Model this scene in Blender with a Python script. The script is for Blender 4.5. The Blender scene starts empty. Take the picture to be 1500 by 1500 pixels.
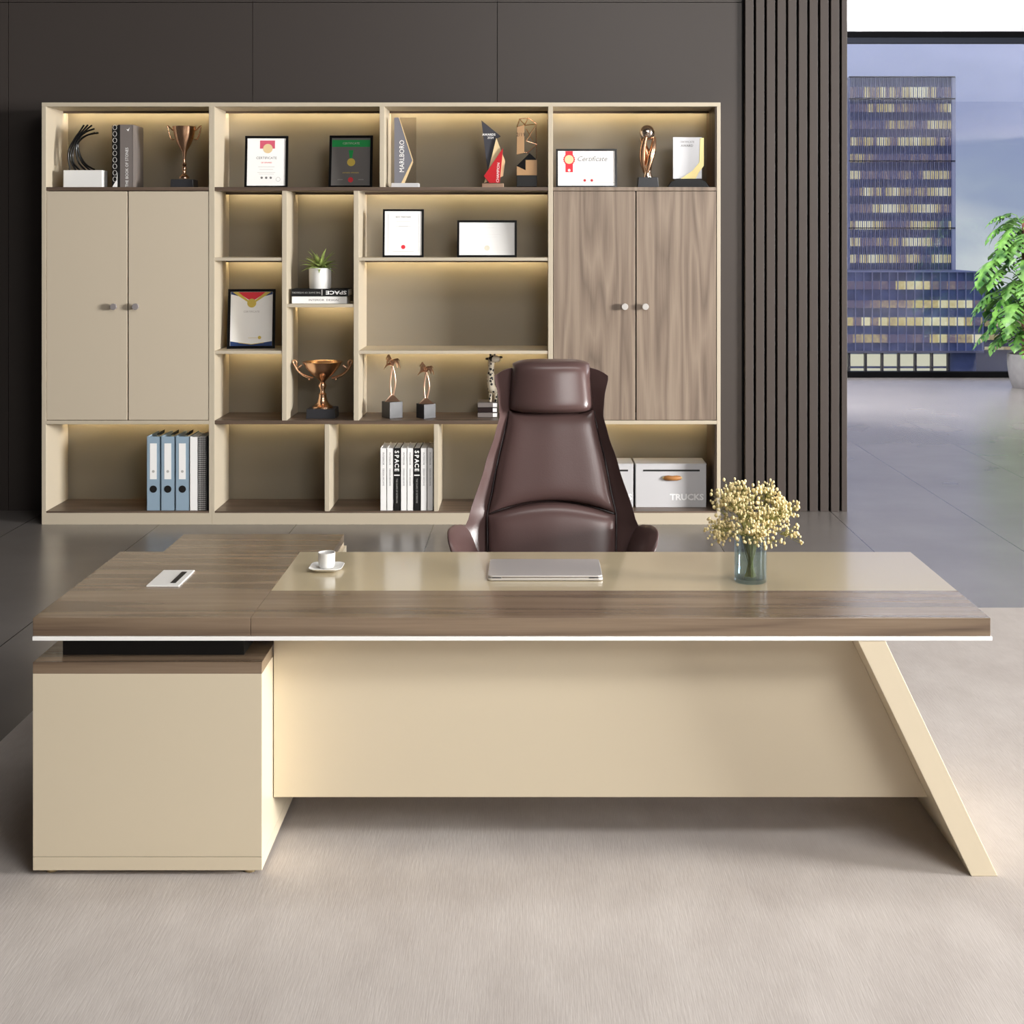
import bpy, math, random
from mathutils import Vector, Matrix, noise

# ------------------------------------------------------------------ camera
sc = bpy.context.scene
COL = sc.collection
cam_d = bpy.data.cameras.new('camera')
cam = bpy.data.objects.new('camera', cam_d)
COL.objects.link(cam)
cam.location = (0, -4.0, 1.876)
cam.rotation_euler = (math.radians(90), 0, 0)
cam_d.sensor_width = 36
cam_d.lens = 48
cam_d.shift_x = -0.02
cam_d.shift_y = -400 / 1500
cam_d.clip_end = 1500
sc.camera = cam

# ------------------------------------------------------------------ world
def lin(c):
    c = c / 255.0
    return c / 12.92 if c <= 0.04045 else ((c + 0.055) / 1.055) ** 2.4
def rgb(r, g, b):
    return (lin(r), lin(g), lin(b), 1.0)

w = bpy.data.worlds.new('dusk_sky'); sc.world = w; w.use_nodes = True
nt = w.node_tree; nt.nodes.clear()
out = nt.nodes.new('ShaderNodeOutputWorld'); bg = nt.nodes.new('ShaderNodeBackground')
tc = nt.nodes.new('ShaderNodeTexCoord'); sep = nt.nodes.new('ShaderNodeSeparateXYZ')
nt.links.new(tc.outputs['Generated'], sep.inputs[0])
nz = nt.nodes.new('ShaderNodeTexNoise'); nz.inputs['Scale'].default_value = 9; nz.inputs['Detail'].default_value = 3
mp = nt.nodes.new('ShaderNodeMapping'); mp.inputs['Scale'].default_value = (1, 1, 2.5); mp.inputs['Location'].default_value = (0.3, 0, 0.4)
nt.links.new(tc.outputs['Generated'], mp.inputs[0]); nt.links.new(mp.outputs[0], nz.inputs[0])
ma = nt.nodes.new('ShaderNodeMath'); ma.operation = 'MULTIPLY_ADD'
ma.inputs[1].default_value = 0.13; 
nt.links.new(nz.outputs[0], ma.inputs[0]); nt.links.new(sep.outputs[2], ma.inputs[2])
rm = nt.nodes.new('ShaderNodeMapRange'); rm.inputs[1].default_value = 0.03; rm.inputs[2].default_value = 0.23
nt.links.new(ma.outputs[0], rm.inputs[0])
cr = nt.nodes.new('ShaderNodeValToRGB')
cr.color_ramp.elements[0].color = rgb(198, 204, 205)
cr.color_ramp.elements[0].position = 0.05
cr.color_ramp.elements[1].color = rgb(160, 166, 200)
e = cr.color_ramp.elements.new(0.34); e.color = rgb(150, 162, 184)
e = cr.color_ramp.elements.new(0.55); e.color = rgb(138, 148, 182)
e = cr.color_ramp.elements.new(0.78); e.color = rgb(158, 166, 200)
nt.links.new(rm.outputs[0], cr.inputs[0])
nt.links.new(cr.outputs[0], bg.inputs[0]); bg.inputs[1].default_value = 1.2
nt.links.new(bg.outputs[0], out.inputs[0])

# ------------------------------------------------------------------ lights
def area(name, loc, target, sx, sy, power, col=(1, 1, 1)):
    d = bpy.data.lights.new(name, 'AREA'); d.shape = 'RECTANGLE'; d.size = sx; d.size_y = sy
    d.energy = power; d.color = col
    o = bpy.data.objects.new(name, d); COL.objects.link(o)
    o.location = loc
    v = Vector(target) - Vector(loc)
    o.rotation_euler = v.to_track_quat('-Z', 'Y').to_euler()
    return o
# daylight through the tall windows on the right-hand side of the office
area('daylight_side', (14.6, -2.6, 2.7), (0.0, 1.2, 1.0), 3.6, 2.4, 4600, (1.0, 0.985, 0.96))
# soft fill lamp added high behind the camera, out of view
area('front_fill', (3.0, -6.2, 4.0), (0.0, 1.5, 0.8), 3.0, 1.2, 95, (1.0, 0.985, 0.965))
# ceiling panel above the desk
area('ceiling_panel', (2.4, -3.5, 4.6), (0.6, -0.6, 0), 2.6, 1.2, 275, (1.0, 0.985, 0.965))
area('ceiling_panel_rear', (0.8, 1.0, 4.6), (0.4, 3.0, 0), 3.0, 1.0, 80, (1.0, 0.985, 0.96))
# unseen uplight added behind the slatted wall to whiten the hall ceiling
area('hall_uplight_fill', (1.2, 10.5, 3.0), (6.5, 15.5, 5.1), 1.0, 3.0, 1100, (1.0, 0.99, 1.0))
area('hall_fill', (11.5, 10.5, 2.8), (4.5, 8.0, 0.0), 5.0, 3.0, 310, (0.94, 0.96, 1.0))  # added out-of-view fill, standing in for the far window's daylight

sc.view_settings.view_transform = 'Standard'
sc.view_settings.look = 'None'
sc.view_settings.exposure = 0.0
sc.view_settings.gamma = 1.0
sc.view_settings.use_curve_mapping = False
try:
    sc.cycles.max_bounces = 8
    sc.cycles.transmission_bounces = 8
    sc.cycles.transparent_max_bounces = 12
    sc.cycles.sample_clamp_indirect = 6.0
    sc.cycles.caustics_reflective = False
    sc.cycles.caustics_refractive = False
except Exception:
    pass

# ------------------------------------------------------------------ materials
def pbr(name, col, rough=0.5, metal=0.0, spec=0.5, coat=0.0, bump=0.0, bscale=200.0, emit=None, es=0.0, trans=0.0, ior=1.45, var=0.0, vscale=3.0):
    m = bpy.data.materials.new(name); m.use_nodes = True
    n = m.node_tree; b = n.nodes['Principled BSDF']
    b.inputs['Base Color'].default_value = col
    b.inputs['Roughness'].default_value = rough
    b.inputs['Metallic'].default_value = metal
    b.inputs['Specular IOR Level'].default_value = spec
    b.inputs['Coat Weight'].default_value = coat
    b.inputs['Coat Roughness'].default_value = 0.08
    b.inputs['Transmission Weight'].default_value = trans
    b.inputs['IOR'].default_value = ior
    if emit:
        b.inputs['Emission Color'].default_value = emit
        b.inputs['Emission Strength'].default_value = es
    if var or bump:
        t = n.nodes.new('ShaderNodeTexCoord')
    if var:
        q = n.nodes.new('ShaderNodeTexNoise'); q.inputs['Scale'].default_value = vscale; q.inputs['Detail'].default_value = 4
        n.links.new(t.outputs['Object'], q.inputs[0])
        r = n.nodes.new('ShaderNodeValToRGB')
        r.color_ramp.elements[0].position = 0.3; r.color_ramp.elements[1].position = 0.7
        r.color_ramp.elements[0].color = tuple(x * (1 - var) for x in col[:3]) + (1,)
        r.color_ramp.elements[1].color = tuple(min(1, x * (1 + var)) for x in col[:3]) + (1,)
        n.links.new(q.outputs[0], r.inputs[0]); n.links.new(r.outputs[0], b.inputs['Base Color'])
    if bump:
        q = n.nodes.new('ShaderNodeTexNoise'); q.inputs['Scale'].default_value = bscale; q.inputs['Detail'].default_value = 3
        n.links.new(t.outputs['Object'], q.inputs[0])
        bp = n.nodes.new('ShaderNodeBump'); bp.inputs['Strength'].default_value = bump; bp.inputs['Distance'].default_value = 0.002
        n.links.new(q.outputs[0], bp.inputs['Height']); n.links.new(bp.outputs[0], b.inputs['Normal'])
    return m

def wood(name, axis, dark, mid, light, rough=0.35, sc_=1.0, coat=0.0, ring=0.30, freq=9.0):
    m = bpy.data.materials.new(name); m.use_nodes = True
    n = m.node_tree; b = n.nodes['Principled BSDF']; L = n.links.new
    t = n.nodes.new('ShaderNodeTexCoord'); mp = n.nodes.new('ShaderNodeMapping')
    long_, cross = 0.55 * sc_, 16.0 * sc_
    s = [cross] * 3; s[axis] = long_
    mp.inputs['Scale'].default_value = s
    L(t.outputs['Object'], mp.inputs[0])
    a = n.nodes.new('ShaderNodeTexNoise'); a.inputs['Scale'].default_value = 1.0; a.inputs['Detail'].default_value = 5; a.inputs['Distortion'].default_value = 0.6
    L(mp.outputs[0], a.inputs[0])
    # cathedral rings
    mp2 = n.nodes.new('ShaderNodeMapping'); s2 = [5.0 * sc_] * 3; s2[axis] = 0.35 * sc_
    mp2.inputs['Scale'].default_value = s2; L(t.outputs['Object'], mp2.inputs[0])
    c = n.nodes.new('ShaderNodeTexNoise'); c.inputs['Scale'].default_value = 1.0; c.inputs['Detail'].default_value = 2
    L(mp2.outputs[0], c.inputs[0])
    k = n.nodes.new('ShaderNodeMath'); k.operation = 'MULTIPLY'; k.inputs[1].default_value = freq; L(c.outputs[0], k.inputs[0])
    f = n.nodes.new('ShaderNodeMath'); f.operation = 'PINGPONG'; f.inputs[1].default_value = 1.0; L(k.outputs[0], f.inputs[0])
    # fine pores
    mp3 = n.nodes.new('ShaderNodeMapping'); s3 = [160.0] * 3; s3[axis] = 5.0
    mp3.inputs['Scale'].default_value = s3; L(t.outputs['Object'], mp3.inputs[0])
    d = n.nodes.new('ShaderNodeTexNoise'); d.inputs['Scale'].default_value = 1.0; d.inputs['Detail'].default_value = 2
    L(mp3.outputs[0], d.inputs[0])
    m1 = n.nodes.new('ShaderNodeMix'); m1.inputs[0].default_value = ring; L(a.outputs[0], m1.inputs[2]); L(f.outputs[0], m1.inputs[3])
    m2 = n.nodes.new('ShaderNodeMix'); m2.inputs[0].default_value = 0.22; L(m1.outputs[0], m2.inputs[2]); L(d.outputs[0], m2.inputs[3])
    r = n.nodes.new('ShaderNodeValToRGB')
    r.color_ramp.elements[0].position = 0.27; r.color_ramp.elements[0].color = dark
    r.color_ramp.elements[1].position = 0.70; r.color_ramp.elements[1].color = light
    x = r.color_ramp.elements.new(0.47); x.color = mid
    L(m2.outputs[0], r.inputs[0]); L(r.outputs[0], b.inputs['Base Color'])
    b.inputs['Roughness'].default_value = rough
    b.inputs['Coat Weight'].default_value = coat; b.inputs['Coat Roughness'].default_value = 0.2
    bp = n.nodes.new('ShaderNodeBump'); bp.inputs['Strength'].default_value = 0.025; bp.inputs['Distance'].default_value = 0.001
    L(d.outputs[0], bp.inputs['Height']); L(bp.outputs[0], b.inputs['Normal'])
    return m

W1 = (rgb(94, 77, 63), rgb(124, 105, 86), rgb(144, 124, 103))
W2 = (rgb(112, 97, 85), rgb(138, 121, 106), rgb(158, 141, 124))
M = {}
M['desk_wood'] = wood('walnut_desk', 0, *W1, rough=0.24, sc_=1.0, coat=0.35, ring=0.34, freq=13.0)
M['desk_wood_y'] = wood('walnut_desk_return', 1, *W1, rough=0.26)
M['door_wood'] = wood('walnut_door', 2, *W2, rough=0.45, sc_=1.0, ring=0.34, freq=19.0)
M['shelf_wood'] = wood('walnut_shelf', 0, rgb(74, 60, 51), rgb(98, 82, 70), rgb(120, 102, 88), rough=0.4)
M['lining_wood'] = wood('walnut_lining', 2, rgb(74, 60, 51), rgb(98, 82, 70), rgb(120, 102, 88), rough=0.45)
M['cream'] = pbr('cream_lacquer', rgb(215, 202, 177), 0.32)
M['cream_top'] = pbr('cream_inlay_leather', rgb(196, 181, 150), 0.2, coat=0.6)
M['cab_cream'] = pbr('cabinet_cream', rgb(199, 187, 166), 0.45)
M['door_cream'] = pbr('door_cream', rgb(204, 191, 170), 0.45)
M['back_taupe'] = pbr('back_panel_taupe', rgb(136, 127, 112), 0.4)
M['strip'] = pbr('white_aluminium', rgb(255, 254, 252), 0.3, emit=None)
M['black'] = pbr('black_matt', rgb(22, 21, 21), 0.5)
M['black_gloss'] = pbr('black_gloss', rgb(14, 14, 15), 0.2)
M['charcoal'] = pbr('charcoal_block', rgb(52, 52, 55), 0.35)
M['wall'] = pbr('dark_wall_panel', rgb(63, 57, 54), 0.5)
M['slat'] = pbr('slat_brown', rgb(70, 62, 58), 0.5)
M['groove'] = pbr('groove_black', rgb(8, 7, 7), 0.8)
M['white'] = pbr('white_gloss', rgb(242, 241, 238), 0.3)
M['paper'] = pbr('paper_white', rgb(253, 252, 250), 0.7)
M['ceiling'] = pbr('ceiling_white', rgb(250, 250, 250), 0.8)
M['plaster'] = pbr('side_wall_plaster', rgb(84, 78, 74), 0.7)
M['leather'] = pbr('brown_leather', rgb(86, 66, 64), 0.3, bump=0.12, bscale=260)
M['leather_dark'] = pbr('dark_piping', rgb(34, 22, 22), 0.4)
M['bronze'] = pbr('bronze', (0.84, 0.52, 0.33, 1), 0.23, metal=1)
M['rose'] = pbr('rose_gold', (0.86, 0.58, 0.42, 1), 0.28, metal=1)
M['chrome'] = pbr('chrome', (0.75, 0.74, 0.72, 1), 0.18, metal=1)
M['knob'] = pbr('knob_metal', (0.66, 0.63, 0.60, 1), 0.35, metal=0.3)
M['nickel'] = pbr('brushed_nickel', (0.42, 0.38, 0.38, 1), 0.35, metal=0.4)
M['alu'] = pbr('laptop_aluminium', (0.78, 0.75, 0.73, 1), 0.28, metal=0.5)
M['red'] = pbr('red_enamel', rgb(190, 30, 38), 0.35)
M['red_print'] = pbr('red_print', rgb(222, 48, 62), 0.6)
M['pink_print'] = pbr('pink_print', rgb(214, 92, 116), 0.6)
M['gold'] = pbr('gold_print', rgb(214, 188, 84), 0.4)
M['gold_metal'] = pbr('gold_metal', (0.72, 0.60, 0.28, 1), 0.35, metal=0.6)
M['pale_gold'] = pbr('pale_gold', rgb(232, 206, 160), 0.35)
M['green_print'] = pbr('green_print', rgb(16, 150, 72), 0.5)
M['grey_print'] = pbr('grey_print', rgb(120, 118, 118), 0.6)
M['light_print'] = pbr('light_print', rgb(190, 188, 184), 0.6)
M['dark_paper'] = pbr('dark_certificate', rgb(108, 104, 101), 0.5)
M['navy_print'] = pbr('navy_print', rgb(28, 58, 112), 0.5)
M['blue_bin'] = pbr('binder_blue', rgb(150, 172, 190), 0.5, bump=0.1, bscale=900)
M['grey_book'] = pbr('grey_cover', rgb(122, 114, 110), 0.5)
M['slate'] = pbr('slate_glass', rgb(72, 72, 78), 0.2)
M['stone_grey'] = pbr('award_grey', rgb(122, 122, 130), 0.3)
M['award_taupe'] = pbr('award_taupe', rgb(165, 152, 140), 0.3)
M['box_grey'] = pbr('storage_box_grey', rgb(205, 204, 206), 0.45)
M['tan'] = pbr('tan_leather', rgb(176, 120, 66), 0.4)
M['tan_wood'] = pbr('tan_block', rgb(176, 138, 98), 0.45)
M['pot_grey'] = pbr('concrete_pot', rgb(102, 100, 101), 0.7, var=0.08, vscale=12)
M['soil'] = pbr('soil', rgb(44, 34, 28), 0.9)
M['moss_pole'] = pbr('moss_pole', rgb(86, 52, 42), 0.9, bump=0.6, bscale=60)
M['stem_green'] = pbr('stem_green', rgb(86, 122, 58), 0.5)
M['leaf_small'] = pbr('succulent_leaf', rgb(158, 176, 100), 0.4, var=0.45, vscale=18)
M['bloom'] = pbr('dried_blossom', rgb(236, 218, 166), 0.7, var=0.18, vscale=30)
M['bloom_stem'] = pbr('dried_stem', rgb(140, 138, 74), 0.6)
M['led'] = pbr('led_diffuser', rgb(255, 220, 160), 0.5, emit=(1.0, 0.83, 0.50, 1), es=34.0)
M['frame_black'] = pbr('window_frame_black', rgb(5, 5, 6), 0.9, spec=0.05)
M['foot_gold'] = pbr('brass_foot', (0.75, 0.6, 0.35, 1), 0.3, metal=1)

def leaf_mat():
    m = bpy.data.materials.new('monstera_leaf'); m.use_nodes = True
    n = m.node_tree; b = n.nodes['Principled BSDF']; L = n.links.new
    g = n.nodes.new('ShaderNodeTexCoord'); q = n.nodes.new('ShaderNodeTexNoise'); q.inputs['Scale'].default_value = 7
    L(g.outputs['Object'], q.inputs[0])
    r = n.nodes.new('ShaderNodeValToRGB'); r.color_ramp.elements[0].color = rgb(30, 74, 22); r.color_ramp.elements[1].color = rgb(112, 158, 74)
    r.color_ramp.elements[0].position = 0.35; r.color_ramp.elements[1].position = 0.65
    L(q.outputs[0], r.inputs[0]); L(r.outputs[0], b.inputs['Base Color']); b.inputs['Roughness'].default_value = 0.35
    tr = n.nodes.new('ShaderNodeBsdfTranslucent'); L(r.outputs[0], tr.inputs[0])
    mx = n.nodes.new('ShaderNodeMixShader'); mx.inputs[0].default_value = 0.3
    o = n.nodes['Material Output']; L(b.outputs[0], mx.inputs[1]); L(tr.outputs[0], mx.inputs[2]); L(mx.outputs[0], o.inputs[0])
    return m
M['leaf'] = leaf_mat()

def thin_glass(name, tint, gl=0.08, rough=0.0):
    m = bpy.data.materials.new(name); m.use_nodes = True
    n = m.node_tree; n.nodes.clear(); L = n.links.new
    o = n.nodes.new('ShaderNodeOutputMaterial'); t = n.nodes.new('ShaderNodeBsdfTransparent'); t.inputs[0].default_value = tint
    g = n.nodes.new('ShaderNodeBsdfGlossy'); g.inputs['Roughness'].default_value = rough
    lw = n.nodes.new('ShaderNodeLayerWeight'); lw.inputs[0].default_value = 0.5
    pw = n.nodes.new('ShaderNodeMath'); pw.operation = 'POWER'; pw.inputs[1].default_value = 3.0; L(lw.outputs['Facing'], pw.inputs[0])
    f = n.nodes.new('ShaderNodeMath'); f.operation = 'MULTIPLY_ADD'; f.inputs[1].default_value = 0.32; f.inputs[2].default_value = 0.07; L(pw.outputs[0], f.inputs[0])
    x = n.nodes.new('ShaderNodeMixShader'); L(f.outputs[0], x.inputs[0]); L(t.outputs[0], x.inputs[1]); L(g.outputs[0], x.inputs[2]); L(x.outputs[0], o.inputs[0])
    return m
M['pane'] = thin_glass('window_glass', (0.97, 0.98, 1, 1))
M['vase'] = thin_glass('vase_glass', (0.84, 0.91, 0.95, 1), rough=0.03)
M['clear_glass'] = thin_glass('award_glass', (0.86, 0.84, 0.82, 1), rough=0.02)

def floor_mat():
    m = bpy.data.materials.new('floor_tile'); m.use_nodes = True
    n = m.node_tree; b = n.nodes['Principled BSDF']; L = n.links.new
    t = n.nodes.new('ShaderNodeTexCoord'); s = n.nodes.new('ShaderNodeSeparateXYZ'); L(t.outputs['Object'], s.inputs[0])
    def joint(sock, off, pitch, wd):
        a = n.nodes.new('ShaderNodeMath'); a.operation = 'SUBTRACT'; a.inputs[1].default_value = off; L(sock, a.inputs[0])
        d = n.nodes.new('ShaderNodeMath'); d.operation = 'PINGPONG'; d.inputs[1].default_value = pitch / 2; L(a.outputs[0], d.inputs[0])
        c = n.nodes.new('ShaderNodeMath'); c.operation = 'LESS_THAN'; c.inputs[1].default_value = wd; L(d.outputs[0], c.inputs[0])
        return c.outputs[0]
    j = joint(s.outputs[0], 2.05, 0.9, 0.003)
    q = n.nodes.new('ShaderNodeTexNoise'); q.inputs['Scale'].default_value = 1.3; q.inputs['Detail'].default_value = 5
    L(t.outputs['Object'], q.inputs[0])
    r = n.nodes.new('ShaderNodeValToRGB'); r.color_ramp.elements[0].position = 0.3; r.color_ramp.elements[1].position = 0.7
    r.color_ramp.elements[0].color = rgb(118, 113, 110); r.color_ramp.elements[1].color = rgb(130, 125, 122)
    L(q.outputs[0], r.inputs[0])
    x = n.nodes.new('ShaderNodeMix'); x.data_type = 'RGBA'; L(j, x.inputs[0]); L(r.outputs[0], x.inputs[6]); x.inputs[7].default_value = rgb(58, 55, 54)
    L(x.outputs[2], b.inputs['Base Color'])
    b.inputs['Roughness'].default_value = 0.27
    b.inputs['Specular IOR Level'].default_value = 1.0
    return m
M['floor'] = floor_mat()

def rug_mat():
    m = bpy.data.materials.new('woven_rug'); m.use_nodes = True
    n = m.node_tree; b = n.nodes['Principled BSDF']; L = n.links.new
    t = n.nodes.new('ShaderNodeTexCoord')
    q = n.nodes.new('ShaderNodeTexNoise'); q.inputs['Scale'].default_value = 2.2; q.inputs['Detail'].default_value = 6; q.inputs['Roughness'].default_value = 0.65
    mp = n.nodes.new('ShaderNodeMapping'); mp.inputs['Scale'].default_value = (1.6, 0.8, 1); L(t.outputs['Object'], mp.inputs[0]); L(mp.outputs[0], q.inputs[0])
    mp2 = n.nodes.new('ShaderNodeMapping'); mp2.inputs['Scale'].default_value = (160, 14, 1); L(t.outputs['Object'], mp2.inputs[0])
    q2 = n.nodes.new('ShaderNodeTexNoise'); q2.inputs['Scale'].default_value = 1; q2.inputs['Detail'].default_value = 3; L(mp2.outputs[0], q2.inputs[0])
    wv = n.nodes.new('ShaderNodeTexWave'); wv.inputs['Scale'].default_value = 55; wv.inputs['Distortion'].default_value = 1.5; wv.inputs['Detail'].default_value = 1
    wv.bands_direction = 'X'; L(t.outputs['Object'], wv.inputs[0])
    a = n.nodes.new('ShaderNodeMix'); a.inputs[0].default_value = 0.15; L(q.outputs[0], a.inputs[2]); L(q2.outputs[0], a.inputs[3])
    a2 = n.nodes.new('ShaderNodeMix'); a2.inputs[0].default_value = 0.10; L(a.outputs[0], a2.inputs[2]); L(wv.outputs[1], a2.inputs[3])
    r = n.nodes.new('ShaderNodeValToRGB'); r.color_ramp.elements[0].position = 0.32; r.color_ramp.elements[1].position = 0.68
    r.color_ramp.elements[0].color = rgb(178, 170, 165); r.color_ramp.elements[1].color = rgb(200, 193, 188)
    L(a2.outputs[0], r.inputs[0]); L(r.outputs[0], b.inputs['Base Color']); b.inputs['Roughness'].default_value = 0.95
    b.inputs['Specular IOR Level'].default_value = 0.1
    bp = n.nodes.new('ShaderNodeBump'); bp.inputs['Strength'].default_value = 0.18; bp.inputs['Distance'].default_value = 0.003
    L(q2.outputs[0], bp.inputs['Height']); L(bp.outputs[0], b.inputs['Normal'])
    return m
M['rug'] = rug_mat()

def checker(name, c1, c2, scale):
    m = bpy.data.materials.new(name); m.use_nodes = True
    n = m.node_tree; b = n.nodes['Principled BSDF']
    t = n.nodes.new('ShaderNodeTexCoord'); c = n.nodes.new('ShaderNodeTexChecker')
    mp = n.nodes.new('ShaderNodeMapping'); mp.inputs['Rotation'].default_value = (0, math.radians(45), 0)
    n.links.new(t.outputs['Object'], mp.inputs[0]); n.links.new(mp.outputs[0], c.inputs[0])
    c.inputs[1].default_value = c1; c.inputs[2].default_value = c2; c.inputs[3].default_value = scale
    n.links.new(c.outputs[0], b.inputs['Base Color']); b.inputs['Roughness'].default_value = 0.5
    return m
M['checker'] = checker('lattice_cover', rgb(30, 30, 32), rgb(214, 212, 210), 110)
def spots():
    m = bpy.data.materials.new('spotted_hide'); m.use_nodes = True
    n = m.node_tree; b = n.nodes['Principled BSDF']
    t = n.nodes.new('ShaderNodeTexCoord'); v = n.nodes.new('ShaderNodeTexVoronoi'); v.inputs['Scale'].default_value = 42
    n.links.new(t.outputs['Object'], v.inputs[0])
    r = n.nodes.new('ShaderNodeValToRGB'); r.color_ramp.interpolation = 'CONSTANT'
    r.color_ramp.elements[0].color = rgb(30, 26, 24); r.color_ramp.elements[1].color = rgb(226, 214, 192); r.color_ramp.elements[1].position = 0.36
    n.links.new(v.outputs['Distance'], r.inputs[0]); n.links.new(r.outputs[0], b.inputs['Base Color'])
    return m
M['spots'] = spots()

def lit_glass(name, pitch, rowh, bright, seed, unlit_glow=(92, 86, 112), z0=0.0):
    """office glazing: each pane either lit from inside or given a dim painted glow"""
    m = bpy.data.materials.new(name); m.use_nodes = True
    n = m.node_tree; b = n.nodes['Principled BSDF']; L = n.links.new
    t = n.nodes.new('ShaderNodeTexCoord'); s = n.nodes.new('ShaderNodeSeparateXYZ'); L(t.outputs['Object'], s.inputs[0])
    def fl(sock, p):
        d = n.nodes.new('ShaderNodeMath'); d.operation = 'DIVIDE'; d.inputs[1].default_value = p; L(sock, d.inputs[0])
        f = n.nodes.new('ShaderNodeMath'); f.operation = 'FLOOR'; L(d.outputs[0], f.inputs[0]); return f.outputs[0]
    zo = n.nodes.new('ShaderNodeMath'); zo.operation = 'SUBTRACT'; zo.inputs[1].default_value = z0; L(s.outputs[2], zo.inputs[0])
    cx = fl(s.outputs[0], pitch); cz = fl(zo.outputs[0], rowh)
    cb = n.nodes.new('ShaderNodeCombineXYZ'); L(cx, cb.inputs[0]); L(cz, cb.inputs[2]); cb.inputs[1].default_value = seed
    wn = n.nodes.new('ShaderNodeTexWhiteNoise'); L(cb.outputs[0], wn.inputs[0])
    mp = n.nodes.new('ShaderNodeMapping'); mp.inputs['Scale'].default_value = (0.16, 1, 3.7); L(cb.outputs[0], mp.inputs[0])
    q = n.nodes.new('ShaderNodeTexNoise'); q.inputs['Scale'].default_value = 1; q.inputs['Detail'].default_value = 0; L(mp.outputs[0], q.inputs[0])
    q2 = n.nodes.new('ShaderNodeTexNoise'); q2.inputs['Scale'].default_value = 1.6; q2.inputs['Detail'].default_value = 2; L(t.outputs['Object'], q2.inputs[0])
    a = n.nodes.new('ShaderNodeMath'); a.operation = 'MULTIPLY_ADD'; a.inputs[1].default_value = 0.28; L(wn.outputs[0], a.inputs[0]); L(q.outputs[0], a.inputs[2])
    a2 = n.nodes.new('ShaderNodeMath'); a2.operation = 'MULTIPLY_ADD'; a2.inputs[1].default_value = 0.15; L(q2.outputs[0], a2.inputs[0]); L(a.outputs[0], a2.inputs[2])
    r = n.nodes.new('ShaderNodeValToRGB'); E = r.color_ramp.elements
    E[0].position = 0.55; E[0].color = rgb(*unlit_glow); E[1].position = 0.95; E[1].color = rgb(230, 226, 192)  # darkest panes emit too: dusk light put into their glow colour
    x = E.new(0.67); x.color = rgb(128, 112, 116); x = E.new(0.77); x.color = rgb(196, 180, 124)
    L(a2.outputs[0], r.inputs[0]); L(r.outputs[0], b.inputs['Emission Color']); b.inputs['Emission Strength'].default_value = bright
    b.inputs['Base Color'].default_value = rgb(30, 32, 50); b.inputs['Roughness'].default_value = 0.4
    return m
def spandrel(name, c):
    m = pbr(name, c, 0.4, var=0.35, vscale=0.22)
    return m

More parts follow.
